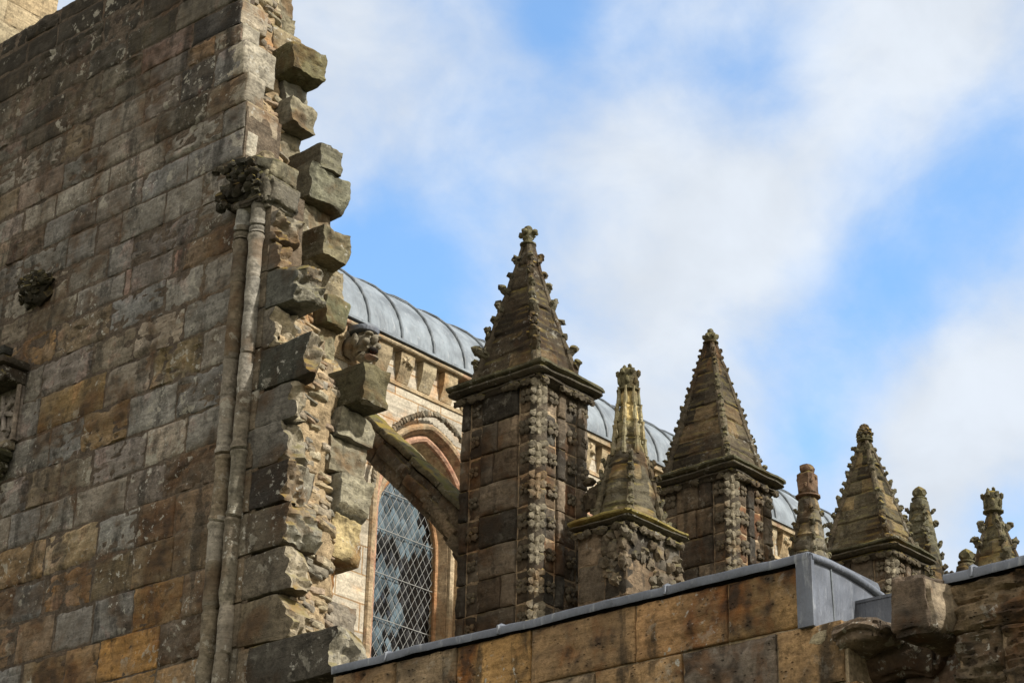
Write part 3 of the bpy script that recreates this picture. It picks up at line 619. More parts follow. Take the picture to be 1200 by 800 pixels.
for bi, xc in enumerate(bays):
    if xc < 15: continue
    wn = MB(); orders = [(HW, YN, .6, 9.03), (HW-.09, YN+.0, .6, 9.03), (HW-.12, YN+.10, .64, 8.97), (HW-.20, YN+.10, .72, 8.88), (HW-.24, YN+.24, .8, 8.78), (HW-.33, YN+.24, .9, 8.70), (.60, YN+.48, 1., 8.6)]
    prev = None; vs = []; fs = []
    for (hw, y, kk_, zs_) in orders:
        vs += [(x, y, z) for x, z in arch(xc, hw, zs_, ZB, k=kk_)]
    n = len(arch(xc, 1, ZS, ZB))
    for o_ in range(len(orders)-1):
        for i in range(n-1): a = o_*n+i; fs.append((a, a+1, a+n+1, a+n))
    wn.add(vs, fs, TR)
    for hw, y, rr_, c, kk_, zs_ in ((HW-.04, YN-.01, .05, TR, .6, 9.03), (HW-.16, YN+.09, .05, (.44,.27,.18), .68, 8.93), (HW-.28, YN+.22, .045, (.50,.40,.26), .85, 8.74), (.63, YN+.40, .035, (.46,.27,.14), .97, 8.62)):
        tube(wn, [(x, y, z) for x, z in arch(xc, hw, zs_, ZB, k=kk_)], rr_, 8, c)
    wf = wn.build('window_frame', M_NAVET, nave, origin=(xc, YN, ZB))
    # hood mould with carved bosses
    hm = MB(); pth = [(x, z) for x, z in arch(xc, HW+.09, 9.03, 9.03, 16, k=.6)]
    tube(hm, [(x, YN-.06, z) for x, z in pth], .075, 8, (.22,.19,.13)); tube(hm, [(x, YN-.04, z-.02) for x, z in arch(xc, HW+.0, 9.03, 9.03, 16, k=.6)], .06, 8, (.52,.37,.29))
    for i in range(0, len(pth)-1):
        for f_ in (0, .5):
            x = pth[i][0]*(1-f_)+pth[i+1][0]*f_; z = pth[i][1]*(1-f_)+pth[i+1][1]*f_
            blob(hm, (x, YN-.12, z-.01), (.042,.04,.05), vary((.2,.17,.12), rnd, .4), 1, .3, i+f_)
    hm.build('hood_mould', M_NAVET, nave, origin=(xc, YN, ZS))
    if bi > 3: continue
    ghw = .60; yg = YN+.46
    gl = MB(); dx, dz = .118, .19; r0 = random.Random(bi)
    for i in range(-7, 8):
        for j in range(0, 36):
            x = xc+(i+(j % 2)*.5)*dx; z = ZB+j*dz/2
            if abs(x-xc) > ghw+dx or z > 9.8: continue
            t1, t2 = r0.uniform(-.011,.011), r0.uniform(-.012,.012)
            q = [(x-dx/2, z), (x, z-dz/2), (x+dx/2, z), (x, z+dz/2)]
            if sum(inside(a, b_, xc, ghw+.02) for a, b_ in q) < 2: continue
            v_ = r0.random(); n_ = fn((x*1.1+z*.35, 2.2, z*.8-x*.3), 1.5, 2)+.04
            c = (.010,.010,.010) if n_+(v_-.5)*.22 < .0 else ((.07,.095,.11) if v_ < .75 else (.13,.18,.21))  # patchy sky reflection painted into the panes, near-black to pale blue
            gl.add([(q[0][0], yg-t1, q[0][1]), (q[1][0], yg-t2, q[1][1]), (q[2][0], yg+t1, q[2][1]), (q[3][0], yg+t2, q[3][1])], [(0,1,2,3)], c)
    gl.build('window_pane', M_GLASS, wf, smooth=False)
    la = MB()
    def clipbar(p, q, y, w_, mm):
        N_ = 60; run = None
        for i in range(N_+1):
            t_ = i/N_; x = p[0]+(q[0]-p[0])*t_; z = p[1]+(q[1]-p[1])*t_
            ins = inside(x, z, xc, ghw+.005)
            if ins and run is None: run = (x, z)
            if (not ins or i == N_) and run is not None:
                if abs(x-run[0])+abs(z-run[1]) > .05: tube(mm, [(run[0], y, run[1]), (x, y, z)], w_, 4)
                run = None
    s_ = dz/dx
    for i in range(-34, 36):
        xa = xc+i*dx; clipbar((xa, ZB), (xa+3.4/s_, ZB+3.4), yg-.03, .0033, la); clipbar((xa, ZB), (xa-3.4/s_, ZB+3.4), yg-.03, .0033, la)
    la.build('wire_lattice', M_WIRE, wf)
    fb = MB()
    for z in (7.05, 7.62, 8.2, 8.78, 9.3): clipbar((xc-.8, z), (xc+.8, z), yg-.04, .0065, fb)
    fb.build('saddle_bars', M_WIRE, wf)
# corbel table and eaves
m = MB(); m.box(X0N, X1N, YN-.02, YN+.12, EZ-.52, EZ-.47, (.40,.31,.19)); rough_block(m, X0N, 20, YN-.17, YN+.1, EZ-.08, EZ-.005, (.36,.29,.19), 5, .006, .02, .06); m.box(20, X1N, YN-.17, YN+.1, EZ-.08, EZ-.005, (.36,.29,.19))
ev = m.build('eaves_course', M_NAVET, nave, smooth=False)
x = X0N+.1; k = 0
while x < 33:
    m = MB(); w_ = .25; k += 1
    vs = []
    for (z, d) in ((EZ-.085, .12), (EZ-.22, .11), (EZ-.33, .07), (EZ-.46, .02)):
        ww = w_*(1 if z > EZ-.3 else .86); vs += [(x-ww/2, YN-d, z), (x+ww/2, YN-d, z)]
    vs2 = [(v[0], YN+.02, v[2]) for v in vs]
    fs = [(2*i, 2*i+2, 2*i+3, 2*i+1) for i in range(3)]+[(2*i, 8+2*i, 8+2*i+2, 2*i+2) for i in range(3)]+[(2*i+1, 2*i+3, 8+2*i+3, 8+2*i+1) for i in range(3)]+[(6, 14, 15, 7)]
    m.add(vs+vs2, fs, vary((.40,.32,.20), rnd, .2))
    if k % 3 == 1:
        for q in range(5): blob(m, (x+rnd.uniform(-.08,.08), YN-.10, EZ-.22+rnd.uniform(-.06,.08)), .045, vary((.40,.32,.20), rnd), 1, .3, q)
    m.build('eaves_corbel', M_NAVET, ev, smooth=False, origin=(x, YN, EZ-.25)); x += .41
# roof
RHW, RH, YC = 2.75, 1.62, YN-.12+2.75
def rf(x, a, o=0.): return (x, YC-(RHW+o)*math.cos(a), EZ+.01+(RH+o)*math.sin(a))
m = MB(); na, nx = 30, 60; vs = [rf(X0N-.1+(X1N-X0N)*j/nx, math.pi*i/na) for j in range(nx+1) for i in range(na+1)]
fs = [(j*(na+1)+i, j*(na+1)+i+1, (j+1)*(na+1)+i+1, (j+1)*(na+1)+i) for j in range(nx) for i in range(na)]
m.add(vs, [tuple(reversed(f)) for f in fs])
m.box(X0N-.1, X1N, YN-.20, YN-.05, EZ, EZ+.035)
roof = m.build('barrel_roof', M_ROOF, nave)
x = 13.35
proto = None
while x < 35:
    m = MB(); tube(m, [rf(0, math.pi*i/24, .012) for i in range(25)], .021, 8)
    if proto is None: proto = m.build('roof_seam', M_SEAM, roof, origin=(0, YC, EZ)); proto.location.x = x-world_loc(roof).x; 
    else:
        c = proto.copy(); COL.objects.link(c); c.parent = roof; c.location.x = x-world_loc(roof).x
    x += .602
m = MB(); x = 13.35; k = 0
while x < 34:
    a = (.62, .95, .8)[k % 3]; p = [rf(x, a, .006), rf(x+.6, a, .006)]; tube(m, p, .008, 5); a = 1.5+(k % 2)*.3; tube(m, [rf(x, a, .006), rf(x+.6, a, .006)], .011, 5); x += .602; k += 1
m.build('lap_joints', M_SEAM, roof)
# aisle below: outer wall and flat roof that carry the buttress pinnacles
m = MB(); m.box(13.2, X1N, 12.0, 14.3, GZ, 5.3, (.22,.17,.11)); m.build('aisle_wall', M_MORTAR, nave, smooth=False)
m = MB(); m.box(13.2, X1N, 14.31, YN-.01, 5.0, 5.5, (.2,.2,.2)); m.build('aisle_roof', M_SEAM, nave, smooth=False)
# carved head corbel under its lead cover, at the eaves beside the broken wall
hx, hy, hz = 16.14, 16.72, 10.70
HC = (.22,.195,.145)
hd = empty('carved_gargoyle', (hx, 17.0, hz), 'carved grotesque stone head with open mouth under the roof eaves', 'gargoyle')
m = MB(); blob(m, (hx, hy, hz), (.14,.17,.17), HC, 3, .22, 3, 3.5); blob(m, (hx, hy+.18, hz+.02), (.16,.16,.17), HC, 2, .1, 5)
blob(m, (hx-.02, hy-.19, hz+.02), (.04,.06,.07), HC, 2, .1, 1)                      # nose
for q in (-1, 1):
    blob(m, (hx+q*.07, hy-.15, hz+.10), (.06,.05,.025), HC, 2, .1, 2); blob(m, (hx+q*.10, hy-.13, hz-.01), (.05,.05,.05), HC, 2, .1, 2)
    blob(m, (hx+q*.17, hy, hz+.02), (.04,.06,.08), HC, 2, .2, 7)
blob(m, (hx, hy-.13, hz-.20), (.11,.07,.035), HC, 2, .15, 8); blob(m, (hx, hy-.02, hz-.17), (.12,.12,.06), HC, 2, .15, 9)
m.build('carved_face', M_NAVET, hd)
m = MB(); blob(m, (hx, hy-.165, hz-.115), (.075,.05,.045), (.015,.012,.01), 2, .1, 1)  # near-black lump paints the shade inside the open mouth
m.build('mouth_painted_shade', M_NAVET, hd)
m = MB(); tube(m, [(hx, hy+.02, hz+.16), (hx, hy+.02, hz+.20), (hx, hy+.02, hz+.22), (hx, hy+.02, hz+.225)], .21, 16, rfun=lambda i: (.18,.195,.19,.15)[i]); m.build('lead_cover', M_LEAD, hd)

# ------------------------------------------------------------------ flying buttresses
def beam(m, y0, z0, y1, z1, x0, x1, th, col, seed, rough=.012):
    t_ = MB(); L_ = math.hypot(y1-y0, z1-z0); rough_block(t_, x0, x1, 0, L_-.006, -th, 0, col, seed, rough, .02, .05)
    a = math.atan2(z1-z0, y1-y0); ca, sa = math.cos(a), math.sin(a)
    m.add([(v[0], y0+v[1]*ca-v[2]*sa, z0+v[1]*sa+v[2]*ca) for v in t_.v], t_.f, col)
TOPL = lambda y: 7.98+(y-14.41)*.943
UND = [(14.12,6.85),(14.38,7.2),(14.5,7.4),(14.78,7.72),(15.11,8.08),(15.54,8.55),(15.85,8.92),(16.3,9.32),(16.98,9.75)]
def flyer(xc, label):
    o = empty('flying_buttress', (xc, 15.5, 7), label, 'flying buttress', 'flying buttresses from the clerestory to the pinnacles')
    m = MB(); n = 6
    for i in range(n):
        a, b_ = 14.12+(16.97-14.12)*i/n, 14.12+(16.97-14.12)*(i+1)/n
        beam(m, a, TOPL(a), b_, TOPL(b_), xc-.17, xc+.17, .09, vary((.15,.13,.08), rnd, .25), i+xc*3)
    m.build('coping', M_COPE, o)
    m = MB()
    for i in range(n):
        a, b_ = 14.12+(16.97-14.12)*i/n, 14.12+(16.97-14.12)*(i+1)/n
        beam(m, a, TOPL(a)-.13, b_, TOPL(b_)-.13, xc-.125, xc+.125, .34, vary((.20,.16,.11), rnd, .25), i+xc*3+40, .008)
    m.build('haunch', M_TOWER, o)
    m = MB()
    for i, ((y0, z0), (y1, z1)) in enumerate(zip(UND, UND[1:])):
        beam(m, y0-.02, z0+.19, y1+.02, z1+.19, xc-.11, xc+.11, .11, vary((.15,.12,.08), rnd, .25), i+xc*3+80, .008)
        beam(m, y0-.05, z0+.33, y1+.02, z1+.33, xc-.165, xc+.165, .15, vary((.21,.165,.11), rnd, .25), i+xc*3+70, .008)
    m.build('arch_ring', M_TOWER, o)
flyer(15.52, 'mossy flying buttress crossing in front of the lattice window')
flyer(19.07, 'flying buttress arching to the second tall pinnacle')
flyer(22.6, 'flying buttress arching to the third tall pinnacle')
flyer(26.1, 'flying buttress arching to the farthest tall pinnacle')

# ------------------------------------------------------------------ buttress pinnacles
def rosette_mesh(seed, leaf=False):
    m = MB(); r0 = random.Random(seed)
    if not leaf:
        for k in range(4):
            a = k*math.pi/2+.785+r0.uniform(-.15,.15); blob(m, (-.012, math.cos(a)*.048, math.sin(a)*.05), (.026,.036,.036), (.13,.11,.08), 2, .3, seed+k, 2.)
        blob(m, (-.03, 0, 0), .022, (.14,.12,.09), 1, .2, seed)
    else:
        for k in range(3):
            z = .10-k*.10
            for q in (-1, 1): blob(m, (.02, q*.05, z+.02), (.026,.05,.046), (.21,.185,.135), 2, .5, seed+k*2+q, 2.6)
            blob(m, (.0, 0, z-.02), (.024,.03,.05), (.24,.21,.15), 2, .5, seed+k, 2.6)
    return m
def make_data(mb, name, mat):
    o = mb.build(name, mat); me = o.data; bpy.data.objects.remove(o); return me
ROS = [make_data(rosette_mesh(k), 'carved_rosette', M_CARVE) for k in range(5)]
LEAF = [make_data(rosette_mesh(k+20, True), 'leaf_carving', M_CARVE) for k in range(4)]
def crocket_mesh(seed, s=1.):
    """a weathered curled leaf: stem out from the arris, fat curling tip, ragged side lobes"""
    m = MB(); r0 = random.Random(seed); C_ = (.15,.135,.088)
    tip = .036+r0.uniform(-.015,.015); rise = r0.uniform(-.01,.035)
    tube(m, [(-.03,0,-.07),(.0,0,-.05),(.02,0,-.015),(tip,0,rise)], .03, 7, C_, rfun=lambda i: (.022,.036,.036,.03)[i]*(1+r0.uniform(-.2,.2)))
    blob(m, (tip, 0, rise-.004), (.040,.042,.036), C_, 2, .4, seed, 2.8)
    for q in (-1, 1):
        if r0.random() < .85: blob(m, (r0.uniform(.0,.02), q*r0.uniform(.024,.036), r0.uniform(-.05,.005)), (.022,.024,.034), C_, 2, .5, seed+q*3, 3.)
    return m
CRK = [make_data(crocket_mesh(k), 'crocket', M_SPIRE) for k in range(9)]
def inst(name, me, parent, loc, rz=0., s=1., ry=0., rx=0.):
    o = bpy.data.objects.new(name, me); COL.objects.link(o); o.parent = parent
    o.location = Vector(loc)-world_loc(parent); o.rotation_euler = (rx, ry, rz); o.scale = (s, s, s) if isinstance(s, (int, float)) else s
    return o
def spire_mesh(c, z0, z1, h0, h1, nc, ledge, seed, col, oct_=0., bulge=0., fan=0., rgh=.015, pw=1.):
    m = MB(); cx, cy = c; nl = int((z1-z0)/.022); seg = 32; rr = random.Random(seed); offs = [rr.uniform(-.5, 1) for _ in range(nc+2)]
    vs = []; cols = []
    for j in range(nl+1):
        t_ = j/nl; z = z0+(z1-z0)*t_; ci = t_*nc; fr = ci-math.floor(ci); ix = int(ci)
        tp = 1-(1-t_)**pw; hx, hy = h0[0]+(h1[0]-h0[0])*tp, h0[1]+(h1[1]-h0[1])*tp
        e = ledge*(1-fr)**1.3*(.7+.5*offs[min(ix, nc)]) - (.02 if fr < .09 else 0)
        for k in range(seg):
            a = 2*math.pi*(k+.5)/seg; ca, sa = math.cos(a), math.sin(a)
            sq = 1/max(abs(ca), abs(sa)); oc = min(sq, 1.30/(abs(ca)+abs(sa)) if oct_ else 9)
            q = sq*(1-oct_)+oc*oct_ if oct_ else sq
            q *= 1+fan*(abs(math.cos(a*4))-.5)+bulge*math.sin(t_*math.pi)
            x, y = cx+(hx+e)*q*ca, cy+(hy+e)*q*sa
            n_ = rgh*(fn((x*1., y, z), 5, 3)+.7*fn((x, y, z), 14, 2))+.002*math.sin(z*90+4*fn((x, y, z), 3, 2))
            vs.append((x+n_*ca*1.5, y+n_*sa*1.5, z))
    for j in range(nl):
        t_ = (j+.5)/nl; ix = int(t_*nc)
        for k in range(seg):
            rr2_ = random.Random(seed*100+ix*9+int(4*((k+2*(ix % 2))/seg)))
            base = col if rr2_.random() < .6 else ((col[0]*1.9, col[1]*1.7, col[2]*1.4) if rr2_.random() < .5 else (col[0]*.45, col[1]*.45, col[2]*.45))
            m.add([], [], base)
            m.f.append((j*seg+k, j*seg+(k+1) % seg, (j+1)*seg+(k+1) % seg, (j+1)*seg+k)); m.c.append(base)
    m.v = vs; m.f.append(tuple(range(nl*seg, (nl+1)*seg))); m.c.append(col)
    return m
def finial(kind, parent, cx, cy, z, s=1.):
    m = MB(); C_ = (.17,.155,.085)
    def ring(z, r, h): tube(m, [(cx, cy, z-h), (cx, cy, z-h*.4), (cx, cy, z+h*.4), (cx, cy, z+h)], r, 12, C_, rfun=lambda i: (r*.72, r, r, r*.72)[i])
    if kind == 'fleur':
        tube(m, [(cx, cy, z-.1*s), (cx, cy, z+.12*s)], .05*s, 8, C_); ring(z+.02*s, .095*s, .02*s)
        blob(m, (cx, cy, z+.13*s), (.07*s,.07*s,.085*s), C_, 2, .2, 1); blob(m, (cx, cy, z+.215*s), (.05*s,.05*s,.055*s), C_, 2, .2, 2)
        for k in range(4): a = k*math.pi/2+.2; blob(m, (cx+math.cos(a)*.085*s, cy+math.sin(a)*.085*s, z+.16*s), (.04*s,.04*s,.035*s), C_, 2, .25, k)
    elif kind == 'bud':
        ring(z+.01*s, .105*s, .02*s); blob(m, (cx, cy, z+.085*s), (.085*s,.085*s,.075*s), C_, 2, .25, 1); blob(m, (cx, cy, z+.17*s), (.045*s,.045*s,.06*s), C_, 2, .2, 2)
        for k in range(6): a = k*math.pi/3; blob(m, (cx+math.cos(a)*.085*s, cy+math.sin(a)*.085*s, z+.10*s), (.03*s,.03*s,.04*s), C_, 1, .3, k)
    elif kind == 'cone':
        ring(z+.0*s, .115*s, .02*s)
        for lv in range(4):
            r = (.085, .095, .075, .04)[lv]*s
            for k in range(9): a = k*2*math.pi/9+lv*.35; blob(m, (cx+math.cos(a)*r, cy+math.sin(a)*r, z+(.04+lv*.052)*s), (.032*s,.032*s,.036*s), C_, 1, .3, k+lv)
        blob(m, (cx, cy, z+.12*s), (.085*s,.085*s,.13*s), C_, 2, .15, 3)
    elif kind == 'crown':
        ring(z-.0*s, .125*s, .02*s); tube(m, [(cx, cy, z), (cx, cy, z+.10*s), (cx, cy, z+.22*s), (cx, cy, z+.26*s)], .09*s, 10, C_, rfun=lambda i: (.085*s,.10*s,.10*s,.05*s)[i])
        for k in range(6):
            a = k*math.pi/3; blob(m, (cx+math.cos(a)*.11*s, cy+math.sin(a)*.11*s, z+.20*s), (.03*s,.03*s,.045*s), C_, 1, .3, k); blob(m, (cx+math.cos(a+.5)*.10*s, cy+math.sin(a+.5)*.10*s, z+.10*s), (.028*s,.028*s,.06*s), C_, 1, .3, k)
        for k in range(3): blob(m, (cx+math.cos(k*2.1)*.045*s, cy+math.sin(k*2.1)*.045*s, z+.27*s), (.025*s,.025*s,.04*s), C_, 1, .3, k)
    elif kind == 'box':
        C_ = (.22,.14,.09); ring(z, .145*s, .022*s)
        rough_block(m, cx-.095*s, cx+.095*s, cy-.095*s, cy+.095*s, z+.01, z+.29*s, C_, 3, .012, .03, .03)
        for q in range(9): blob(m, (cx+math.cos(q*.7)*.10*s, cy+math.sin(q*.7)*.10*s, z+(.07+.05*(q % 4))*s), (.025*s,.025*s,.03*s), C_, 1, .3, q)
        blob(m, (cx, cy, z+.34*s), (.09*s,.09*s,.07*s), C_, 2, .25, 2)
    elif kind == 'knob':
        ring(z, .10*s, .02*s); blob(m, (cx, cy, z+.08*s), (.085*s,.085*s,.075*s), C_, 2, .3, 4); blob(m, (cx, cy, z-.05*s), (.08*s,.08*s,.06*s), C_, 2, .3, 5)
    m.build('finial', M_SPIRE, parent, origin=(cx, cy, z))
def arris(sp, cx, cy, z0, z1, h0, h1, rad, col, nm='arris_roll', pw=1.):
    for (sx, sy) in ((-1,-1),(1,-1),(-1,1),(1,1)):
        m = MB(); n = 40; pts = []
        for i in range(n+1):
            t_ = i/n; z = z0+(z1-z0)*t_; tp = 1-(1-t_)**pw; pts.append((cx+sx*(h0[0]+(h1[0]-h0[0])*tp-.012), cy+sy*(h0[1]+(h1[1]-h0[1])*tp-.012), z))
        tube(m, pts, rad, 8, col, rfun=lambda i: rad*(1-.45*i/n)*(1+.25*fn(pts[i], 9, 2)))
        m.build(nm, M_SPIRE, sp, origin=pts[0])
def crockets(sp, cx, cy, z0, z1, h0, h1, n, s, pw=1.):
    for q, (sx, sy) in enumerate(((-1,-1),(1,-1),(-1,1),(1,1))):
        for k in range(n):
            t_ = (k+.35)/n; tp = 1-(1-t_)**pw; x = cx+sx*(h0[0]+(h1[0]-h0[0])*tp); y = cy+sy*(h0[1]+(h1[1]-h0[1])*tp)
            if rnd.random() < .07: continue
            j = rnd.uniform(-.012,.012)
            inst('crocket', CRK[rnd.randrange(9)], sp, (x+sx*.008*s, y+sy*.008*s, z0+(z1-z0)*t_+j), math.atan2(sy, sx)+rnd.uniform(-.2,.2), tuple(s*rnd.uniform(.72,1.2)*(1-.25*t_) for _ in range(3)), ry=rnd.uniform(-.35,.35), rx=rnd.uniform(-.35,.35))
def cornice(parent, x0, x1, y0, y1, zt, h=.14, oh=.135, seed=0, lich=(.10,.095,.06)):
    m = MB(); rough_block(m, x0-oh, x1+oh, y0-oh, y1+oh, zt-h*.55, zt, lich, seed, .010, .03, .05)
    rough_block(m, x0-oh*.9, x1+oh*.9, y0-oh*.9, y1+oh*.9, zt-h*.95, zt-h*.5, (.09,.08,.06), seed+1, .010, .03, .05)
    rough_block(m, x0-oh*.5, x1+oh*.5, y0-oh*.5, y1+oh*.5, zt-h*1.6, zt-h*.9, (.07,.06,.045), seed+2, .014, .06, .05)
    r0 = random.Random(seed+9)
    for q in range(22):
        if q % 2: blob(m, (x0-.045, r0.uniform(y0, y1), zt-h*1.5), (.03,.06,.04), (.10,.085,.06), 2, .4, q)
        else: blob(m, (r0.uniform(x0, x1), y0-.045, zt-h*1.5), (.06,.03,.04), (.12,.10,.07), 2, .4, q)
    m.build('cornice', M_COPE, parent, origin=((x0+x1)/2, (y0+y1)/2, zt))
BT = [(.11,.086,.062),(.16,.122,.085),(.075,.064,.05),(.22,.175,.125),(.19,.14,.09),(.14,.115,.085)]
def big_pinnacle(xa, label, zt=9.08, apex=11.05, fin='fleur', nc=7, ledge=.018, crk=(8, 1.0), seed=0, fs=1.0, sc_col=(.12,.10,.068), pw=1.0):
    HX, HY = .425, .565; x0, x1, y0, y1 = xa, xa+2*HX, 13.0, 13.0+2*HY; cx, cy = xa+HX, 13.0+HY
    o = empty('buttress_pinnacle', (cx, cy, 5.3), label, 'pinnacle', 'tall crocketed pinnacles in a row')
    m = MB(); m.box(x0+.05, x1-.02, y0+.05, y1-.02, 5.3, zt-.12, (.34,.26,.17)); m.box(x0+.10, x1, y0+.10, y1, 5.3, zt-.13, (.30,.23,.15))
    m.build('shaft_core', M_MORTAR, o, smooth=False)
    fx = (Vector((x0,0,0)), YV, ZV, Vector((-1,0,0))); fy = (Vector((0,y0,0)), Vector((1,0,0)), ZV, Vector((0,-1,0)))
    m = MB(); ch = .352; r0 = random.Random(seed+5); z1_ = zt-.17; k = seed*400
    ros = []
    while z1_ > 5.3:
        z0_ = z1_-ch
        # face towards the left: end pilaster, boss strip, plain panel, boss strip, corner
        for (a, b_, d) in ((y0+.10, y0+.31, -.035), (y0+.31, y1-.30, 0), (y1-.30, y1-.12, -.035), (y1-.12, y1, 0)):
            c = vary(r0.choice(BT), r0, .15)
            if d == 0 and b_-a > .3 and r0.random() < .55:
                q = a+(b_-a)*r0.uniform(.35,.65); k += 2
                ashlar_block(m, fx, a, q, z0_, z1_, c, k, .016, .045, d, .007, gap=.007); ashlar_block(m, fx, q, b_, z0_, z1_, vary(r0.choice(BT), r0, .15), k+1, .016, .045, d, .007, gap=.007)
            else: k += 1; ashlar_block(m, fx, a, b_, z0_, z1_, c, k, .016, .045, d, .007, gap=.007)
        for (a, b_, d) in ((x0+.10, x0+.16, -.0), (x0+.16, x0+.34, -.035), (x0+.34, x0+.47, 0), (x0+.47, x0+.68, -.035), (x0+.68, x1, -.01)):
            k += 1; ashlar_block(m, fy, a, b_, z0_, z1_, vary(r0.choice(BT[1:]) if r0.random() < .9 else (.26,.14,.075), r0, .15), k, .016, .045, d, .007, gap=.007)
        zc = (z0_+z1_)/2
        for y in (y0+.205, y1-.21): ros.append((x0+.03, y, zc+.01, 0))
        for x in (x0+.25, x0+.575, x0+.78): ros.append((x, y0+.03, zc+.01, 1))
        ros.append((x0+.0, y0+.0, zc, 2)); z1_ = z0_
    m.build('shaft_face', M_TOWER, o, angle=60)
    m = MB(); z = 5.3; path = []
    while z < zt-.15: path.append((x0+.06, y0+.06, z)); z += .022
    tube(m, path, .085, 14, (.11,.09,.065), rfun=lambda i: .085+.006*math.cos((path[i][2]-(zt-.17))*2*math.pi/ch)-(.014 if abs(((path[i][2]-(zt-.17)) % ch)) < .012 else 0)); m.build('corner_roll', M_TOWER, o)
    for i, (x, y, z, f_) in enumerate(ros):
        if z < 6.0: continue
        rz = 0 if f_ == 0 else math.pi/2 if f_ == 1 else math.pi/4
        if f_ == 2: inst('leaf_carving', LEAF[i % 4], o, (x, y, z), rz, (rnd.uniform(.55,.75), rnd.uniform(.8,1.05), rnd.uniform(.85,1.1)))
        else: inst('carved_rosette', ROS[i % 5], o, (x, y, z), rz, rnd.uniform(.8,1.2), rx=0)
    cornice(o, x0, x1, y0, y1, zt, seed=seed*7+1)
    h0, h1 = (.36, .475), (.045, .055); zf = apex-.27*fs
    sp = spire_mesh((cx, cy), zt-.01, zf, h0, h1, nc, ledge, seed+3, sc_col, pw=pw).build('spire', M_SPIRE, o, origin=(cx, cy, zt), angle=45)
    arris(sp, cx, cy, zt, zf, h0, h1, .058, (.14,.115,.078), pw=pw)
    crockets(sp, cx, cy, zt, zf-.05, h0, h1, crk[0], crk[1], pw)
    finial(fin, sp, cx, cy, zf, fs)
    return o
big_pinnacle(15.15, 'tallest and nearest crocketed stone pinnacle with square shaft', seed=1, crk=(9, 1.45), nc=6, ledge=.032, pw=1.14, sc_col=(.095,.075,.05), apex=11.09)
big_pinnacle(18.66, 'second tall pinnacle with small close crockets and bud finial', apex=11.14, fin='bud', nc=8, ledge=.012, crk=(20, .85), seed=2, fs=.95, sc_col=(.105,.085,.058))
big_pinnacle(22.22, 'third tall pinnacle with lumpy crockets and pinecone finial', apex=10.99, fin='cone', nc=8, crk=(13, 1.15), seed=3, fs=1.0, sc_col=(.13,.11,.07))
big_pinnacle(25.75, 'farthest pinnacle at right with crown finial above lead capping', apex=11.06, fin='crown', nc=7, crk=(6, 1.9), seed=4, fs=1.25, sc_col=(.16,.14,.08), ledge=.012)
# crouching beast carved on the side of the nearest pinnacle
m = MB(); BC = (.10,.08,.055)
blob(m, (15.92, 12.86, 7.72), (.09,.13,.14), BC, 3, .3, 1); blob(m, (15.95, 12.76, 7.86), (.07,.075,.07), BC, 2, .3, 2); blob(m, (15.86, 12.80, 7.60), (.04,.05,.11), BC, 2, .3, 3)
blob(m, (16.02, 12.82, 7.62), (.04,.05,.10), BC, 2, .3, 4); blob(m, (15.97, 12.70, 7.84), (.04,.05,.035), BC, 2, .2, 5); blob(m, (15.88, 12.9, 7.90), (.06,.07,.05), BC, 2, .3, 6)
tag(m.build('carved_beast', M_CARVE, origin=(15.92, 12.95, 7.72)), 'weathered carved beast clinging to the right side of the nearest pinnacle', 'carving')

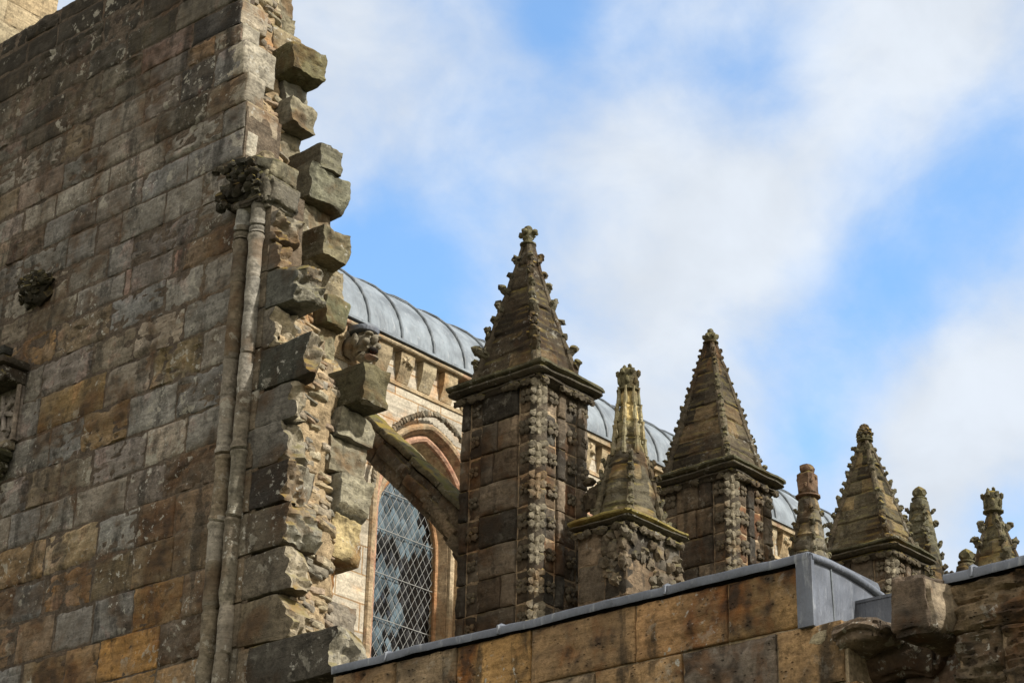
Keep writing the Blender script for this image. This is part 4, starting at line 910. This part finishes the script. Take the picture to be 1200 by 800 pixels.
def small_pinnacle(x0, y0, wx, wy, zt, label, kind, apex, seed, zb=4.9, corn=True, ax=None):
    cx, cy = x0+wx/2, y0+wy/2
    o = empty('small_pinnacle', (cx, cy, zb), label, 'pinnacle', 'small pinnacles between the tall ones')
    m = MB(); fx = (Vector((x0,0,0)), YV, ZV, Vector((-1,0,0))); fy = (Vector((0,y0,0)), Vector((1,0,0)), ZV, Vector((0,-1,0))); k = seed*300; z1_ = zt-.1
    r0 = random.Random(seed)
    while z1_ > zb+.1:
        z0_ = z1_-.40
        for a, b_ in ((y0, y0+wy*.45), (y0+wy*.45, y0+wy)): k += 1; ashlar_block(m, fx, a, b_, z0_, z1_, vary(r0.choice(BT), r0, .15), k, .014, .045, 0, .007)
        for a, b_ in ((x0, x0+wx*.5), (x0+wx*.5, x0+wx)): k += 1; ashlar_block(m, fy, a, b_, z0_, z1_, vary(r0.choice(BT[1:]), r0, .15), k, .014, .045, 0, .007)
        z1_ = z0_
    m.build('shaft_face', M_TOWER, o, angle=60)
    m = MB(); m.box(x0+.012, x0+wx, y0+.012, y0+wy, zb, zt-.1, (.16,.12,.08)); m.build('shaft_core', M_MORTAR, o, smooth=False)
    # carved foliage under the cornice
    m = MB()
    for q in range(44):
        if q % 2: p = (x0+rnd.uniform(0, wx*.95), y0-.008, zt-rnd.uniform(.2, .75))
        else: p = (x0-.006, y0+rnd.uniform(0, .28), zt-rnd.uniform(.2, .75))
        blob(m, p, (rnd.uniform(.03,.07), rnd.uniform(.03,.07), rnd.uniform(.04,.08)), vary((.15,.125,.09), rnd, .3), 2, .4, q, 2.)
    m.build('foliage_frieze', M_CARVE, o, origin=(cx, y0, zt-.4))
    if corn: cornice(o, x0, x0+wx, y0, y0+wy, zt, .12, .09, seed*5+2, (.26,.21,.075) if kind == 'fluted' else (.14,.12,.06))
    if ax: cx, cy = ax
    if kind == 'fluted':
        zm = zt+.82; a0, a1, a2 = (.34,.28), (.15,.15), (.085,.085)
        sp = spire_mesh((cx, cy), zt, zm, a0, (.175,.175), 5, .022, seed, (.16,.14,.095), oct_=.7, fan=.03).build('spire', M_SPIRE, o, origin=(cx, cy, zt), angle=45)
        m = spire_mesh((cx, cy), zm-.02, apex-.32, (.160,.160), (.085,.085), 4, .004, seed+9, (.36,.31,.17), oct_=1., fan=.05)
        zz1 = apex-.30; nt_ = 4
        for q in range(8):
            a = q*math.pi/4+.39
            for tier in range(nt_):
                b0 = zm-.03+(zz1-zm+.03)*tier/nt_; b1 = zm-.03+(zz1-zm+.03)*(tier+1)/nt_
                pp = []
                for u in range(7):
                    z = b0+(b1-b0)*u/6; rr0 = .180-.085*(z-zm)/(zz1-zm)+(.022*(u/6)**2); pp.append((cx+math.cos(a)*rr0, cy+math.sin(a)*rr0, z))
                tube(m, pp, .03, 6, vary((.38,.33,.19), r0, .12), rfun=lambda i: (.024+.006*math.sin(i))*(1-.25*tier/nt_))
        m.build('fluted_top', M_SPIRE, sp, origin=(cx, cy, zm), angle=45)
        arris(sp, cx, cy, zt, zm, (.30,.245), (.15,.15), .045, (.2,.17,.11)); crockets(sp, cx, cy, zt, zm, (.30,.245), (.15,.15), 6, 1.0)
        finial('crown', sp, cx, cy, apex-.32, 1.0)
    elif kind == 'box':
        sp = spire_mesh((cx, cy), zt, apex-.42, (.27,.27), (.095,.095), 8, .02, seed, (.17,.15,.11), oct_=.8, fan=.04).build('spire', M_SPIRE, o, origin=(cx, cy, zt), angle=45)
        arris(sp, cx, cy, zt, apex-.45, (.20,.20), (.075,.075), .045, (.22,.19,.13)); crockets(sp, cx, cy, zt, apex-.5, (.21,.21), (.08,.08), 8, .85)
        finial('box', sp, cx, cy, apex-.42, 1.05)
    else:
        sp = spire_mesh((cx, cy), zt, apex-.16, (.30,.30), (.10,.10), 9, .02, seed, (.15,.14,.09), oct_=.6, fan=.05).build('spire', M_SPIRE, o, origin=(cx, cy, zt), angle=45)
        arris(sp, cx, cy, zt, apex-.2, (.25,.25), (.09,.09), .045, (.18,.17,.11)); crockets(sp, cx, cy, zt, apex-.2, (.26,.26), (.10,.10), 10, 1.15)
        finial('knob', sp, cx, cy, apex-.14, 1.15)
    return o
small_pinnacle(15.43, 12.05, .90, .64, 7.28, 'small pinnacle with pale fluted top, mossy cornice, before the tallest one', 'fluted', 9.17, 11, ax=(15.94, 12.42))
small_pinnacle(18.95, 12.05, .92, .90, 7.28, 'slim tapering pinnacle with reddish boxy finial behind the lead step', 'box', 9.14, 12, ax=(19.5, 12.5))
small_pinnacle(22.70, 12.05, .92, .90, 7.28, 'pinnacle showing only its knob above the right lead capping', 'knobby', 9.06, 13, ax=(23.25, 12.5))
small_pinnacle(24.0, 13.4, .9, .9, 8.75, 'slender lumpy crocketed spirelet behind the third tall pinnacle', 'knobby', 10.6, 14, zb=5.3, corn=False, ax=(24.43, 13.8))
